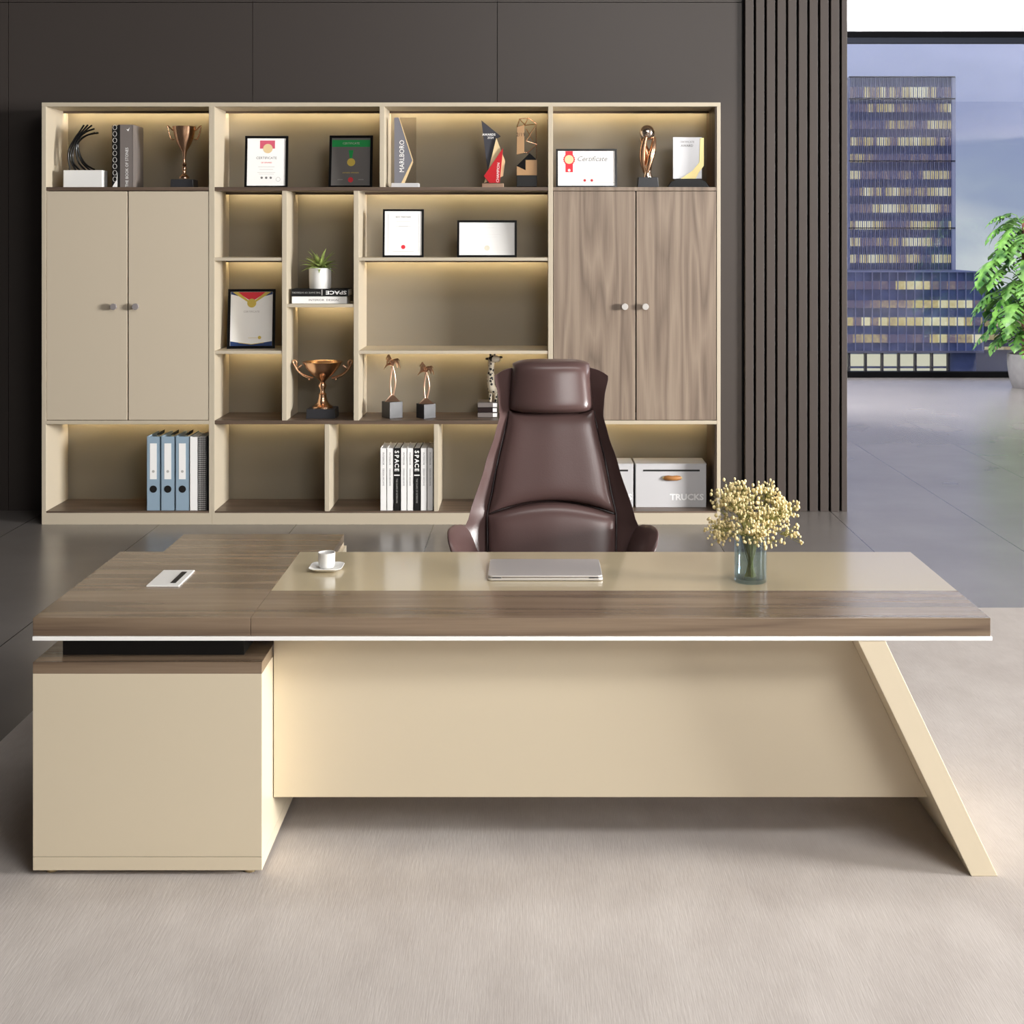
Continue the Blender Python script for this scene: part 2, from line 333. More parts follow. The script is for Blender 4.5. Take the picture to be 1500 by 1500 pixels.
# ------------------------------------------------------------------ mesh builder
class MB:
    def __init__(s): s.v = []; s.f = []
    def add(s, vs, fs):
        k = len(s.v); s.v += [tuple(p) for p in vs]; s.f += [tuple(i + k for i in f) for f in fs]; return s
    def box(s, x0, x1, y0, y1, z0, z1):
        if x0 > x1: x0, x1 = x1, x0
        if y0 > y1: y0, y1 = y1, y0
        if z0 > z1: z0, z1 = z1, z0
        return s.add([(x0,y0,z0),(x1,y0,z0),(x1,y1,z0),(x0,y1,z0),(x0,y0,z1),(x1,y0,z1),(x1,y1,z1),(x0,y1,z1)],
              [(0,3,2,1),(4,5,6,7),(0,1,5,4),(1,2,6,5),(2,3,7,6),(3,0,4,7)])
    def prism(s, poly, y0, y1, plane='xz'):
        """polygon (counter-clockwise seen from the front) extruded along y (or z for 'xy')"""
        n = len(poly)
        if plane == 'xz': a = [(p[0], y0, p[1]) for p in poly] + [(p[0], y1, p[1]) for p in poly]
        else: a = [(p[0], p[1], y1) for p in poly] + [(p[0], p[1], y0) for p in poly]
        fs = [tuple(range(n)), tuple(range(2*n-1, n-1, -1))]
        fs += [(i, i+n, (i+1) % n + n, (i+1) % n) for i in range(n)]
        return s.add(a, fs)
    def lathe(s, prof, c=(0,0,0), n=28, close=False):
        vs = []; fs = []
        for r, z in prof:
            for i in range(n):
                a = 2*math.pi*i/n; vs.append((c[0]+r*math.cos(a), c[1]+r*math.sin(a), c[2]+z))
        m = len(prof)
        for j in range(m-1):
            for i in range(n):
                i2 = (i+1) % n; fs.append((j*n+i, j*n+i2, (j+1)*n+i2, (j+1)*n+i))
        if close:
            for i in range(n):
                i2 = (i+1) % n; fs.append(((m-1)*n+i, (m-1)*n+i2, i2, i))
        else:
            fs.append(tuple(range(n-1, -1, -1))); fs.append(tuple(range((m-1)*n, m*n)))
        return s.add(vs, fs)
    def tube(s, pts, r, n=8, closed=False):
        pts = [Vector(p) for p in pts]; m = len(pts)
        rs = r if isinstance(r, (list, tuple)) else [r]*m
        vs = []; up = None
        for i, p in enumerate(pts):
            d = (pts[min(i+1, m-1)] - pts[max(i-1, 0)])
            if closed: d = pts[(i+1) % m] - pts[i-1]
            d = d.normalized() if d.length > 1e-9 else Vector((0,0,1))
            if up is None: up = Vector((0,0,1)) if abs(d.z) < 0.9 else Vector((1,0,0))
            u = (up - d*up.dot(d)); u = u.normalized() if u.length > 1e-6 else d.orthogonal().normalized()
            up = u; v = d.cross(u)
            for k in range(n):
                a = 2*math.pi*k/n; q = p + (u*math.cos(a) + v*math.sin(a))*rs[i]; vs.append(tuple(q))
        fs = []
        for i in range(m if closed else m-1):
            i2 = (i+1) % m
            for k in range(n):
                k2 = (k+1) % n; fs.append((i*n+k, i*n+k2, i2*n+k2, i2*n+k))
        if not closed: fs += [tuple(range(n-1, -1, -1)), tuple(range((m-1)*n, m*n))]
        return s.add(vs, fs)
    def ball(s, c, r, n=14, sx=1, sy=1, sz=1):
        pr = [(max(1e-4, math.sin(math.pi*j/(n//2+1)))*r, -math.cos(math.pi*j/(n//2+1))*r) for j in range(n//2+2)]
        k = len(s.v); s.lathe(pr, (0,0,0), n)
        for i in range(k, len(s.v)):
            x, y, z = s.v[i]; s.v[i] = (c[0]+x*sx, c[1]+y*sy, c[2]+z*sz)
        return s
    def grid(s, P, closeu=False):
        """P[j][i] points"""
        m = len(P); n = len(P[0]); vs = [p for row in P for p in row]; fs = []
        for j in range(m-1):
            for i in range(n if closeu else n-1):
                i2 = (i+1) % n; fs.append((j*n+i, j*n+i2, (j+1)*n+i2, (j+1)*n+i))
        return s.add(vs, fs)
    def text(s, txt, size, cx, y, cz, rot=0.0, ex=0.0004, sx=1.0, bold=0.0, shear=0.0):
        vs, fs, w_, h_ = glyphs(txt, bold, shear)
        k = size / 0.72
        out_ = []
        ca, sa = math.cos(rot), math.sin(rot)
        for (a, b, c) in vs:
            u = (a - w_/2)*k*sx; v = (b - 0.34)*k
            out_.append((cx + u*ca - v*sa, y - (ex if c > 0 else 0), cz + u*sa + v*ca))
        return s.add(out_, fs)
    def disc(s, cx, y, cz, r, n=20, t=0.0006):
        return s.prism([(cx + r*math.cos(2*math.pi*i/n), cz + r*math.sin(2*math.pi*i/n)) for i in range(n)], y - t, y)
    def move(s, d, k0=0):
        s.v = s.v[:k0] + [(a+d[0], b+d[1], c+d[2]) for a, b, c in s.v[k0:]]; return s
    def xform(s, M4, k0=0):
        s.v = s.v[:k0] + [tuple(M4 @ Vector(p)) for p in s.v[k0:]]; return s

_gl = {}
def glyphs(txt, bold=0.0, shear=0.0):
    key = (txt, bold, shear)
    if key in _gl: return _gl[key]
    cu = bpy.data.curves.new('lettering_source', 'FONT'); cu.body = txt; cu.offset = bold; cu.shear = shear; cu.resolution_u = 2; cu.fill_mode = 'FRONT'; cu.extrude = 0
    cu.fill_mode = 'BOTH'
    o = bpy.data.objects.new('lettering_source', cu); COL.objects.link(o)
    dg = bpy.context.evaluated_depsgraph_get(); dg.update()
    me = o.evaluated_get(dg).to_mesh()
    vs = [(p.co.x, p.co.y, 1) for p in me.vertices]; fs = [tuple(p.vertices) for p in me.polygons]
    o.evaluated_get(dg).to_mesh_clear()
    xs = [p[0] for p in vs] or [0]
    x0 = min(xs); vs = [(a-x0, b, c) for a, b, c in vs]
    bpy.data.objects.remove(o); bpy.data.curves.remove(cu)
    _gl[key] = (vs, fs, max(xs)-x0, 0.7)
    return _gl[key]

ORG = {}
def obj(name, mb, mat, parent=None, smooth=None, bevel=0.0, seg=2, sub=0, label=None, kind=None, fix=True):
    me = bpy.data.meshes.new(name)
    o3 = ORG.get(parent.name, (0,0,0)) if parent else (0,0,0)
    me.from_pydata([(a-o3[0], b-o3[1], c-o3[2]) for a, b, c in mb.v], [], mb.f)
    if fix:
        import bmesh
        bm = bmesh.new(); bm.from_mesh(me); bmesh.ops.recalc_face_normals(bm, faces=bm.faces); bm.to_mesh(me); bm.free()
    me.materials.append(M[mat] if isinstance(mat, str) else mat)
    if smooth is not None:
        for p in me.polygons: p.use_smooth = True
        me.set_sharp_from_angle(angle=math.radians(smooth))
    me.update()
    o = bpy.data.objects.new(name, me); COL.objects.link(o)
    if parent: o.parent = parent; ORG[o.name] = o3
    if bevel:
        b = o.modifiers.new('bevel', 'BEVEL'); b.width = bevel; b.segments = seg; b.limit_method = 'ANGLE'; b.harden_normals = False
    if sub:
        b = o.modifiers.new('sub', 'SUBSURF'); b.levels = sub; b.render_levels = sub
    if label: o['label'] = label
    if kind: o['kind'] = kind
    return o
def thing(name, label, cat, loc=(0,0,0), group=None, world=True):
    """Empty at the thing's base. world=True: parts are given in world coordinates"""
    o = bpy.data.objects.new(name, None); COL.objects.link(o); o.empty_display_size = 0.05
    o.location = loc; o['label'] = label; o['category'] = cat
    if group: o['group'] = group
    ORG[o.name] = loc if world else (0,0,0)
    return o
def tag(o, label, cat, group=None, kind=None):
    o['label'] = label; o['category'] = cat
    if group: o['group'] = group
    if kind: o['kind'] = kind
    return o
def struct(name, mb, mat, **k):
    o = obj(name, mb, mat, **k); o['kind'] = 'structure'; return o

YC = 4.97                      # cabinet front plane
def PX(x, Y=YC): return (x - 780) * (4 + Y) / 2000
def PZ(y, Y=YC): return 1.876 - (y - 350) * (4 + Y) / 2000
S = (4 + YC) / 2000            # metres per pixel there

# ================================================================== SETTING
HC = 4.68
struct('floor', MB().box(-6, 16, -8, 14.6, -0.1, 0), 'floor')
struct('ceiling', MB().box(2.17, 16, 5.2, 14.6, HC, HC+0.1), 'ceiling')
struct('ceiling', MB().box(-6, 16, -8, 5.19, HC, HC+0.1).box(-6, 2.16, 5.2, 14.6, HC, HC+0.1), pbr('ceiling_office', rgb(96, 90, 86), 0.7))
YW = 5.43
b = MB()
edges = [-6.0, -3.62, -1.933, -0.243, 1.447]
zs = [0, 3.51, HC]
for i in range(4):
    for j in range(2):
        b.box(edges[i]+0.002, edges[i+1]-0.002, YW, YW+0.04, zs[j]+(0.002 if j else 0), zs[j+1]-0.002)
wb = struct('wall_back', b, 'wall')
obj('wall_core', MB().box(-6, 2.165, YW+0.04, YW+0.3, 0, HC), 'groove', wb, kind='structure')
# slatted stretch of the wall
b = MB(); x0 = PX(1087, YW); pitch = (PX(1239, YW) - x0) / 9.72
for i in range(10):
    a = x0 + i*pitch
    b.box(a + 0.017, min(a + pitch, 2.166), YW-0.035, YW+0.04, 0, HC)
struct('trim_1', b, 'slat', bevel=0.002)
struct('wall_left', MB().box(-6.1, -6, -8, 14.6, 0, HC), pbr('dark_side_wall', rgb(42, 40, 39), 0.6))
struct('wall_right', MB().box(16, 16.1, -8, 14.6, 0, HC), 'plaster')
struct('wall_front', MB().box(-6, 16, -8.1, -8, 0, HC), 'plaster')
# far window wall
YF = 14.5
fw = struct('window_1', MB().box(-6, 16, YF-0.05, YF+0.1, 0, 0.075).box(-6, 16, YF-0.05, YF+0.1, HC-0.075, HC), 'frame_black')
obj('window_frame', MB().box(-6, 16, YF, YF+0.1, HC-0.15, HC-0.075), pbr('frame_grey', rgb(30, 32, 38), 0.9, spec=0.05), fw, kind='structure')
g = MB()
for i in range(5): g.box(-6+i*4.4, -1.6+i*4.4, YF+0.04, YF+0.05, 0.075, HC-0.15)
obj('window_pane', g, 'pane', fw, kind='structure')
tag(obj('rug', MB().box(-1.98, 2.50, -5.5, 2.92, 0.0, 0.008), 'rug', bevel=0.003), 'large pale grey woven rug lying under the executive desk', 'rug')

# ================================================================== CITY
def bx(mb, x0, x1, y0, y1, Z, dep):
    Y = Z-4; return mb.box(PX(x0, Y), PX(x1, Y), Y, Y+dep, PZ(y1, Y), PZ(y0, Y))
GZ = PZ(548, 266)
struct('trim_2', MB().box(-300, 500, 40, 700, GZ-1, GZ), pbr('street', rgb(52, 56, 78), 0.6))
bpy.data.objects['trim_2'].name = 'ground'
# tower
tz = 290; sc_t = tz/2000
T = thing('office_tower', 'tall glass office tower with rows of lit windows rising above the low block', 'building', (PX(1322, tz-4), tz-4, GZ))
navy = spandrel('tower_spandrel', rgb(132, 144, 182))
b = MB(); bx(b, 1245, 1394, 112, 600, tz+0.6, 24); b.v = [(x, y, max(z, GZ)) for x, y, z in b.v]
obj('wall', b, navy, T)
b = MB(); bx(b, 1394.5, 1400, 112, 600, tz, 26); b.v = [(x, y, max(z, GZ)) for x, y, z in b.v]
bx(b, 1239, 1245, 118, 400, tz+2, 22)
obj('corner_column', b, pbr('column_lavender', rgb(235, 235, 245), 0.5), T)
LG = lit_glass('tower_windows', sc_t*6.2, 24.55*sc_t, 0.95, 3.1, z0=PZ(121, tz-4)-GZ-24.55*sc_t*20)
for k in range(12):
    y0 = 127.5 + 24.55*k; h = 15 if k == 0 else 12
    if k == 11: h = 3
    b = MB(); bx(b, 1245.5, 1394, y0, y0+h, tz+0.3, 0.5); obj('window_band', b, LG, T)
b = MB()
for i in range(49):
    x = 1245 + 149*i/48; bx(b, x-0.6 if i % 2 == 0 else x-0.2, x+0.6 if i % 2 == 0 else x+0.2, 112, 398, tz, 0.5)
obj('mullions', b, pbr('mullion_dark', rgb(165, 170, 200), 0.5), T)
fld = pbr('floor_line_dark', rgb(34, 36, 60), 0.5)
for y in (112.5, 144.5, 235.7, 334):
    b = MB(); bx(b, 1244, 1399.5, y-0.8, y+0.8, tz-0.2, 0.5); obj('floor_line', b, fld, T)
# podium block
pz = 270
P = thing('office_block', 'broad low glass office block with glowing shopfronts at its foot', 'building', (PX(1300, pz-4), pz-4, GZ))
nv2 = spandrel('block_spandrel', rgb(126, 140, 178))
b = MB(); bx(b, 1080, 1441, 398, 516, pz+0.6, 17); bx(b, 1080, 1430, 516, 548, pz+3, 14); b.v = [(x, y, max(z, GZ)) for x, y, z in b.v]
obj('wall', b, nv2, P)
LG2 = lit_glass('block_windows', pz/2000*12.5, 26*pz/2000, 0.95, 7.7, z0=PZ(406, pz-4)-GZ-26*pz/2000*20)
for y0, y1 in ((412, 424), (440, 451), (465, 477), (490, 502)):
    b = MB(); bx(b, 1080, 1440, y0, y1, pz+0.3, 0.5); obj('window_band', b, LG2, P)
b = MB()
for i in range(30):
    x = 1440 - 12.45*i; bx(b, x-0.6, x+0.6, 398, 516, pz, 0.5)
bx(b, 1080, 1443, 397.3, 399, pz-0.2, 0.5)
obj('mullions', b, pbr('mullion_lavender', rgb(190, 194, 220), 0.5), P)
shop = pbr('shop_light', rgb(40, 40, 40), 0.5, emit=rgb(226, 224, 196), es=0.85)
for i in range(10):
    x = 1365 - 24.3*i
    b = MB(); bx(b, x+2.5, x+22, 519, 543, pz+2.5, 0.4); obj('shop_window', b, shop, P)
    b = MB(); bx(b, x+2.5, x+22, 536.5, 539.5, pz+2.0, 0.3); obj('window_rail', b, nv2, P)
b = MB(); bx(b, 1080, 1442, 514.5, 517, pz-0.5, 1.5); obj('canopy', b, pbr('canopy_pale', rgb(150, 148, 160), 0.5), P)
for i in range(11):
    x = 1390 - 24.3*i
    b = MB(); bx(b, x-1.6, x+1.6, 517, 548, pz+1, 1.0); obj('pillar', b, pbr('pillar_dark', rgb(40, 42, 56), 0.5) if i == 0 else M['pillar'], P)
    if i == 0: M['pillar'] = bpy.data.objects['pillar'].data.materials[0]
# dark neighbour
nz_ = 330
N = thing('apartment_building', 'dark low building partly behind the potted climbing plant', 'building', (PX(1500, nz_-4), nz_-4, GZ))
b = MB(); bx(b, 1441, 1560, 436, 560, nz_, 30); bx(b, 1446, 1475, 424, 437, nz_+4, 10); b.v = [(x, y, max(z, GZ)) for x, y, z in b.v]
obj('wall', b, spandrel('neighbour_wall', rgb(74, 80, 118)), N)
LG3 = lit_glass('neighbour_windows', 1.7, 2.6, 0.6, 12.3, unlit_glow=(60, 66, 104))
for y0 in (450, 470, 490, 508, 526):
    b = MB(); bx(b, 1443, 1558, y0, y0+8, nz_-0.5, 0.4); obj('window_band', b, LG3, N)

# ================================================================== WALL CABINETS
YB = 5.40                      # face of the back panels
def cb(mb, x0, x1, y0, y1, Y0=YC, Y1=YB):
    return mb.box(PX(x0), PX(x1), Y0, Y1, PZ(y1), PZ(y0))
GC = 'wall cabinet units behind the desk'
U1 = thing('display_cabinet', 'cream two-door cabinet unit holding the blue ring binders in its open base', 'cabinet', (PX(185), 5.2, 0), GC)
U2 = thing('display_cabinet', 'wide open middle shelving unit with many compartments and no doors', 'cabinet', (PX(558), 5.2, 0), GC)
U3 = thing('display_cabinet', 'cabinet unit with two walnut doors above a niche of storage boxes', 'cabinet', (PX(930), 5.2, 0), GC)
BV = 0.0015
def part(U, name, x0, x1, y0, y1, mat='cab_cream', Y0=YC, Y1=YB, **k):
    return obj(name, cb(MB(), x0, x1, y0, y1, Y0, Y1), mat, U, bevel=k.pop('bevel', BV), **k)
def strip(U, x0, x1, yt):
    """small valance with an led strip behind it, under a board whose underside is at pixel row yt"""
    z = PZ(yt)
    obj('valance', MB().box(PX(x0), PX(x1), YB-0.10, YB-0.088, z-0.014, z), 'shelf_wood', U)
    obj('light_strip', MB().box(PX(x0)+0.01, PX(x1)-0.01, YB-0.0878, YB-0.085, z-0.012, z-0.002), 'led', U)
# --- unit 1
part(U1, 'side_panel', 61, 67.3, 156, 752); part(U1, 'side_panel', 306, 310.2, 156, 752)
part(U1, 'top_panel', 61, 310.2, 150, 156, Y1=5.42)
part(U1, 'plinth', 61, 310.2, 751.5, 769, Y1=5.42)
part(U1, 'back_panel', 61, 310.2, 156, 751, 'back_taupe', YB, 5.42)
part(U1, 'shelf', 67.3, 306, 274, 279.5, 'shelf_wood', YC+0.002)
part(U1, 'shelf', 67.3, 306, 616, 621.5)
part(U1, 'shelf', 67.3, 306, 749, 751.5, 'shelf_wood', YC+0.002)
def doors(U, xs_, y0, y1, mat, kx, kmat):
    for (a, c), k in zip(xs_, kx):
        d = obj('door', cb(MB(), a, c, y0, y1, YC+0.003, YC+0.023), mat, U, bevel=0.002)
        h = MB(); x, z = PX(k), PZ(449); r = 0.0215
        h.lathe([(0.008, 0), (0.008, 0.018), (r*0.95, 0.02), (r, 0.022), (r, 0.036), (r*0.93, 0.038), (0.001, 0.038)], n=24)
        h.xform(Matrix.Rotation(math.radians(90), 4, 'X')); h.move((x, YC+0.003, z))
        obj('handle', h, kmat, d, smooth=35)
doors(U1, ((67.8, 186.2), (188, 305.5)), 280.3, 615.3, 'door_cream', (168, 200), 'nickel')
for a, c, y in ((67.3, 306, 156), (67.3, 306, 621.5)): strip(U1, a, c, y)
# --- unit 2 (middle)
part(U2, 'side_panel', 310.2, 314.3, 156, 752); part(U2, 'side_panel', 803, 806.4, 156, 752)
part(U2, 'top_panel', 310.2, 806.4, 150, 156, Y1=5.42)
part(U2, 'plinth', 310.2, 806.4, 751.5, 769, Y1=5.42)
part(U2, 'back_panel', 310.2, 806.4, 156, 751, 'back_taupe', YB, 5.42)
part(U2, 'shelf', 314.3, 803, 274, 279.5, 'shelf_wood', YC+0.002)
part(U2, 'shelf', 314.3, 803, 616, 621.5, 'shelf_wood', YC+0.002)
part(U2, 'shelf', 314.3, 803, 749, 751.5, 'shelf_wood', YC+0.002)
for x0_, x1_, y0, y1 in ((556, 563, 156, 274), (413, 420, 279.5, 616), (518, 525.5, 279.5, 616), (475.5, 482.5, 621.5, 749), (635.5, 642, 621.5, 749)):
    part(U2, 'divider', x0_, x1_, y0, y1)
for x0_, x1_, y in ((314.3, 413, 377.3), (314.3, 413, 513.8), (420, 518, 445.5), (525.5, 803, 377.3), (525.5, 803, 513.8)):
    part(U2, 'shelf', x0_, x1_, y, y+4.8, Y0=YC+0.004)
for a, c, y in ((314.3, 556, 156), (563, 803, 156), (314.3, 413, 279.5), (420, 518, 279.5), (525.5, 803, 279.5),
                (314.3, 413, 382.1), (314.3, 413, 518.6), (420, 518, 450.3), (525.5, 803, 382.1), (525.5, 803, 518.6),
                (314.3, 475.5, 621.5), (482.5, 635.5, 621.5), (642, 803, 621.5)): strip(U2, a, c, y)
# --- unit 3
part(U3, 'side_panel', 806.4, 810, 156, 752); part(U3, 'side_panel', 1050, 1055.5, 156, 752)
part(U3, 'side_lining', 1047.6, 1049.9, 156, 273.8, 'lining_wood', YC+0.01)
part(U3, 'side_lining', 1047.6, 1049.9, 621.7, 748.8, 'lining_wood', YC+0.01)
part(U3, 'top_panel', 806.4, 1055.5, 150, 156, Y1=5.42)
part(U3, 'plinth', 806.4, 1055.5, 751.5, 769, Y1=5.42)
part(U3, 'back_panel', 806.4, 1055.5, 156, 751, 'back_taupe', YB, 5.42)
part(U3, 'shelf', 810, 1050, 274, 279.5, 'door_wood', YC+0.002)
part(U3, 'shelf', 810, 1050, 616, 621.5)
part(U3, 'shelf', 810, 1050, 749, 751.5, 'shelf_wood', YC+0.002)
doors(U3, ((810.6, 930.6), (932.4, 1049.4)), 280.3, 615.3, 'door_wood', (915, 945), 'knob')
for a, c, y in ((810, 1047.5, 156), (810, 1047.5, 621.5)): strip(U3, a, c, y)

# ================================================================== DESK
D = thing('executive_desk', 'large walnut and cream executive desk with a slanted end leg', 'desk', (0, 0.4, 0.008))
DT = 0.766; DB = 0.712; DL, DR, DD = -1.464, 1.342, 0.847
XS = -0.826                    # seam of the two wooden fields
b = MB().box(DL, XS-0.0008, 0, DD, DB, DT)
obj('tabletop', b, 'desk_wood', D, bevel=0.0015, label='walnut left field of the tabletop')
b = MB().box(XS, DR, 0, 0.31, DB, DT)
obj('tabletop', b, 'desk_wood', D, bevel=0.0015, label='walnut front field of the tabletop')
b = MB().box(XS, DR, 0.31, DD, DB, DT-0.001)
obj('inlay', b, 'cream_top', D, bevel=0.001, label='cream writing surface')
obj('edge_strip', MB().box(DL, DR+0.004, -0.004, DD, 0.700, DB), 'strip', D, bevel=0.001, label='white strip under the tabletop')
# slanted leg
b = MB()
poly = [(1.286, 0.008), (1.364, 0.008), (1.034, 0.700), (0.952, 0.700)]
obj('leg', b.prism(poly, 0.0, 0.80), 'cream', D, bevel=0.002)
# modesty panel
b = MB(); yp = 0.167
def legx(z): return 1.286 + (0.952-1.286)*(z-0.008)/0.692
b.prism([(-0.79, 0.172), (legx(0.172), 0.172), (legx(0.700), 0.700), (-0.79, 0.700)], yp, yp+0.025)
obj('modesty_panel', b, 'cream', D, bevel=0.0015)
obj('support_block', MB().box(-1.40, -0.86, 0.07, 0.80, 0.6365, 0.700), 'black', D)
# cable port
t_ = obj('cable_port', MB().box(-1.232, -1.127, 0.353, 0.559, DT, DT+0.005), 'white', D, bevel=0.002)
obj('cable_slot', MB().box(-1.163, -1.146, 0.385, 0.53, DT+0.0051, DT+0.0062), 'black', t_)
# return cabinet
R_ = thing('return_cabinet', 'low cream side cabinet with walnut top under the end of the desk', 'cabinet', (-1.128, 0.85, 0.008))
RL, RR, RD = -1.464, -0.7925, 1.736
obj('top_panel', MB().box(RL, RR, 0, RD, 0.602, 0.636), 'desk_wood', R_, bevel=0.001)
obj('body', MB().box(RL, RR, 0, RD, 0.066, 0.602), 'cream', R_, bevel=0.001)
obj('plinth', MB().box(RL, RR, 0, RD, 0.026, 0.0645), 'cream', R_, bevel=0.001)
obj('plinth_gap', MB().box(RL+.003, RR-.003, 0.003, RD-.003, 0.0645, 0.066), 'groove', R_)
for x, y in ((-1.42, 0.04), (-0.835, 0.04), (-1.42, 1.68), (-0.835, 1.68)):
    obj('foot', MB().lathe([(0.016, 0.008), (0.016, 0.026)], (x, y, 0), 16), 'foot_gold', R_, smooth=35)
for i in range(3):
    y0 = 0.90+i*0.278
    d = obj('drawer', MB().box(RR, RR+0.012, y0, y0+0.272, 0.08, 0.59), 'cream', R_, bevel=0.001)
    obj('handle', MB().box(RR+0.012, RR+0.022, y0+0.2, y0+0.212, 0.46, 0.56), 'black', d, bevel=0.002)

# ================================================================== CHAIR
CX = 0.076
C = thing('office_chair', 'high-back dark brown leather executive chair behind the desk', 'chair', (CX, 1.3, 0.008))
def interp(tab, z):
    if z <= tab[0][0]: return tab[0][1]
    for (a, va), (c, vc) in zip(tab, tab[1:]):
        if z <= c:
            t = (z-a)/(c-a); t = t*t*(3-2*t)*0.35 + t*0.65; return va + (vc-va)*t
    return tab[-1][1]
HW = [(0.44, 0.27), (0.58, 0.325), (0.68, 0.345), (0.74, 0.345), (0.787, 0.325), (0.99, 0.262), (1.10, 0.225), (1.172, 0.207), (1.25, 0.213), (1.332, 0.229)]
def yb_(z): return 1.30 + 0.10*(z-0.44)/0.3*0.6 + 0.10*max(0, z-0.6)**1.0      # rear plane of the back
def shell_pt(u, z, side, hw):
    w_ = hw; x = u*w_
    wing = 0.115*abs(u)**3.2
    y = yb_(z)+0.06 - wing
    if side: y += 0.022*(1-abs(u)**8)+0.004
    return (CX+x, y, z)
rows = []; nU = 28
for j in range(41):
    z = 0.44 + (1.352-0.44)*j/40
    hw = interp(HW, min(z, 1.332))
    ring = []
    for i in range(nU+1):
        u = -1+2*i/nU
        dz = -0.028*abs(u)**6*(j/40)**12
        p = shell_pt(u, z, 0, hw); ring.append((p[0], p[1], z+dz))
    for i in range(nU, -1, -1):
        u = -1+2*i/nU
        dz = -0.028*abs(u)**6*(j/40)**12
        p = shell_pt(u, z, 1, hw); ring.append((p[0], p[1], z+dz))
    rows.append(ring)
b = MB().grid(rows, closeu=True)
n_ = len(rows[0])
for base in (0, 40*n_):
    for i in range(nU): b.f.append((base+i, base+i+1, base+n_-2-i, base+n_-1-i))
obj('back_shell', b, 'leather', C, smooth=70, bevel=0.004)

def pad(mb, wf, zbf, ztf, yf, t, nu=30, nv=30, eu=5, ev=9, wrap=0.0):
    F = []
    for j in range(nv+1):
        v = j/nv; vv = 2*v-1; row = []
        # cluster rows near the ends
        vv = math.copysign(1-(1-abs(vv))**1.8, vv); v = (vv+1)/2
        for i in range(nu+1):
            u = -1+2*i/nu; u = math.copysign(1-(1-abs(u))**1.8, u)
            zb, zt = zbf(u), ztf(u); z = zb + (zt-zb)*v
            w_ = wf(z)
            bul = t*(1-abs(u)**eu)**0.5*(1-abs(vv)**ev)**0.5 if abs(u) < 1 and abs(vv) < 1 else 0
            bow = 0.45*t*(1-u*u)
            row.append((CX+u*w_, yf(z) - bul - bow - wrap*abs(u)**3, z))
        F.append(row)
    k = len(mb.v); mb.grid(F)
    n = nu+1; m = nv+1
    # back face
    B = [[(p[0], yf(p[2])+0.02 - wrap*abs((p[0]-CX)/max(wf(p[2]), 1e-3))**3, p[2]) for p in row] for row in F]
    k2 = len(mb.v); mb.grid([r[::-1] for r in B])
    def fi(j, i): return k+j*n+i
    def bi(j, i): return k2+j*n+(n-1-i)
    for j in range(m-1):
        mb.f.append((fi(j,0), fi(j+1,0), bi(j+1,0), bi(j,0))); mb.f.append((fi(j,n-1), bi(j,n-1), bi(j+1,n-1), fi(j+1,n-1)))
    for i in range(n-1):
        mb.f.append((fi(0,i), bi(0,i), bi(0,i+1), fi(0,i+1))); mb.f.append((fi(m-1,i), fi(m-1,i+1), bi(m-1,i+1), bi(m-1,i)))
    return mb
def cushw(z): return interp([(0.44, 0.235), (0.66, 0.249), (0.787, 0.2515), (0.90, 0.228), (1.18, 0.172)], z)
arch = lambda u: 0.790 + 0.047*(1-abs(u)**2.0)
yc = lambda z: yb_(z)+0.045
obj('back_cushion', pad(MB(), cushw, lambda u: arch(u)+0.002, lambda u: 1.185, yc, 0.058, wrap=0.045), 'leather', C, smooth=80)
obj('lumbar_cushion', pad(MB(), cushw, lambda u: 0.45, lambda u: arch(u)-0.003, yc, 0.062, wrap=0.045), 'leather', C, smooth=80)
hr = lambda z: interp([(1.17, 0.171), (1.19, 0.172), (1.36, 0.158), (1.385, 0.156)], z)
obj('headrest', pad(MB(), hr, lambda u: 1.176 - 0.0*abs(u)+0.012*abs(u)**6, lambda u: 1.383-0.018*abs(u)**5, lambda z: yb_(z)+0.03, 0.085, eu=12, ev=8), 'leather', C, smooth=80)
# piping round the cushions
b = MB()
for s_ in (-1, 1):
    b.tube([(CX+s_*(cushw(z)+0.003), yc(z)-0.045-0.004, z) for z in [0.46+0.03*i for i in range(25)]], 0.0035, 6)
obj('piping', b, 'leather_dark', C, smooth=60)
obj('seam', MB().tube([(CX+u*cushw(arch(u)), yc(0.8)-0.045*abs(u)**3-0.026*(1-u**6), arch(u)) for u in [-0.98+0.07*i for i in range(29)]], 0.004, 6), 'leather_dark', C, smooth=60)
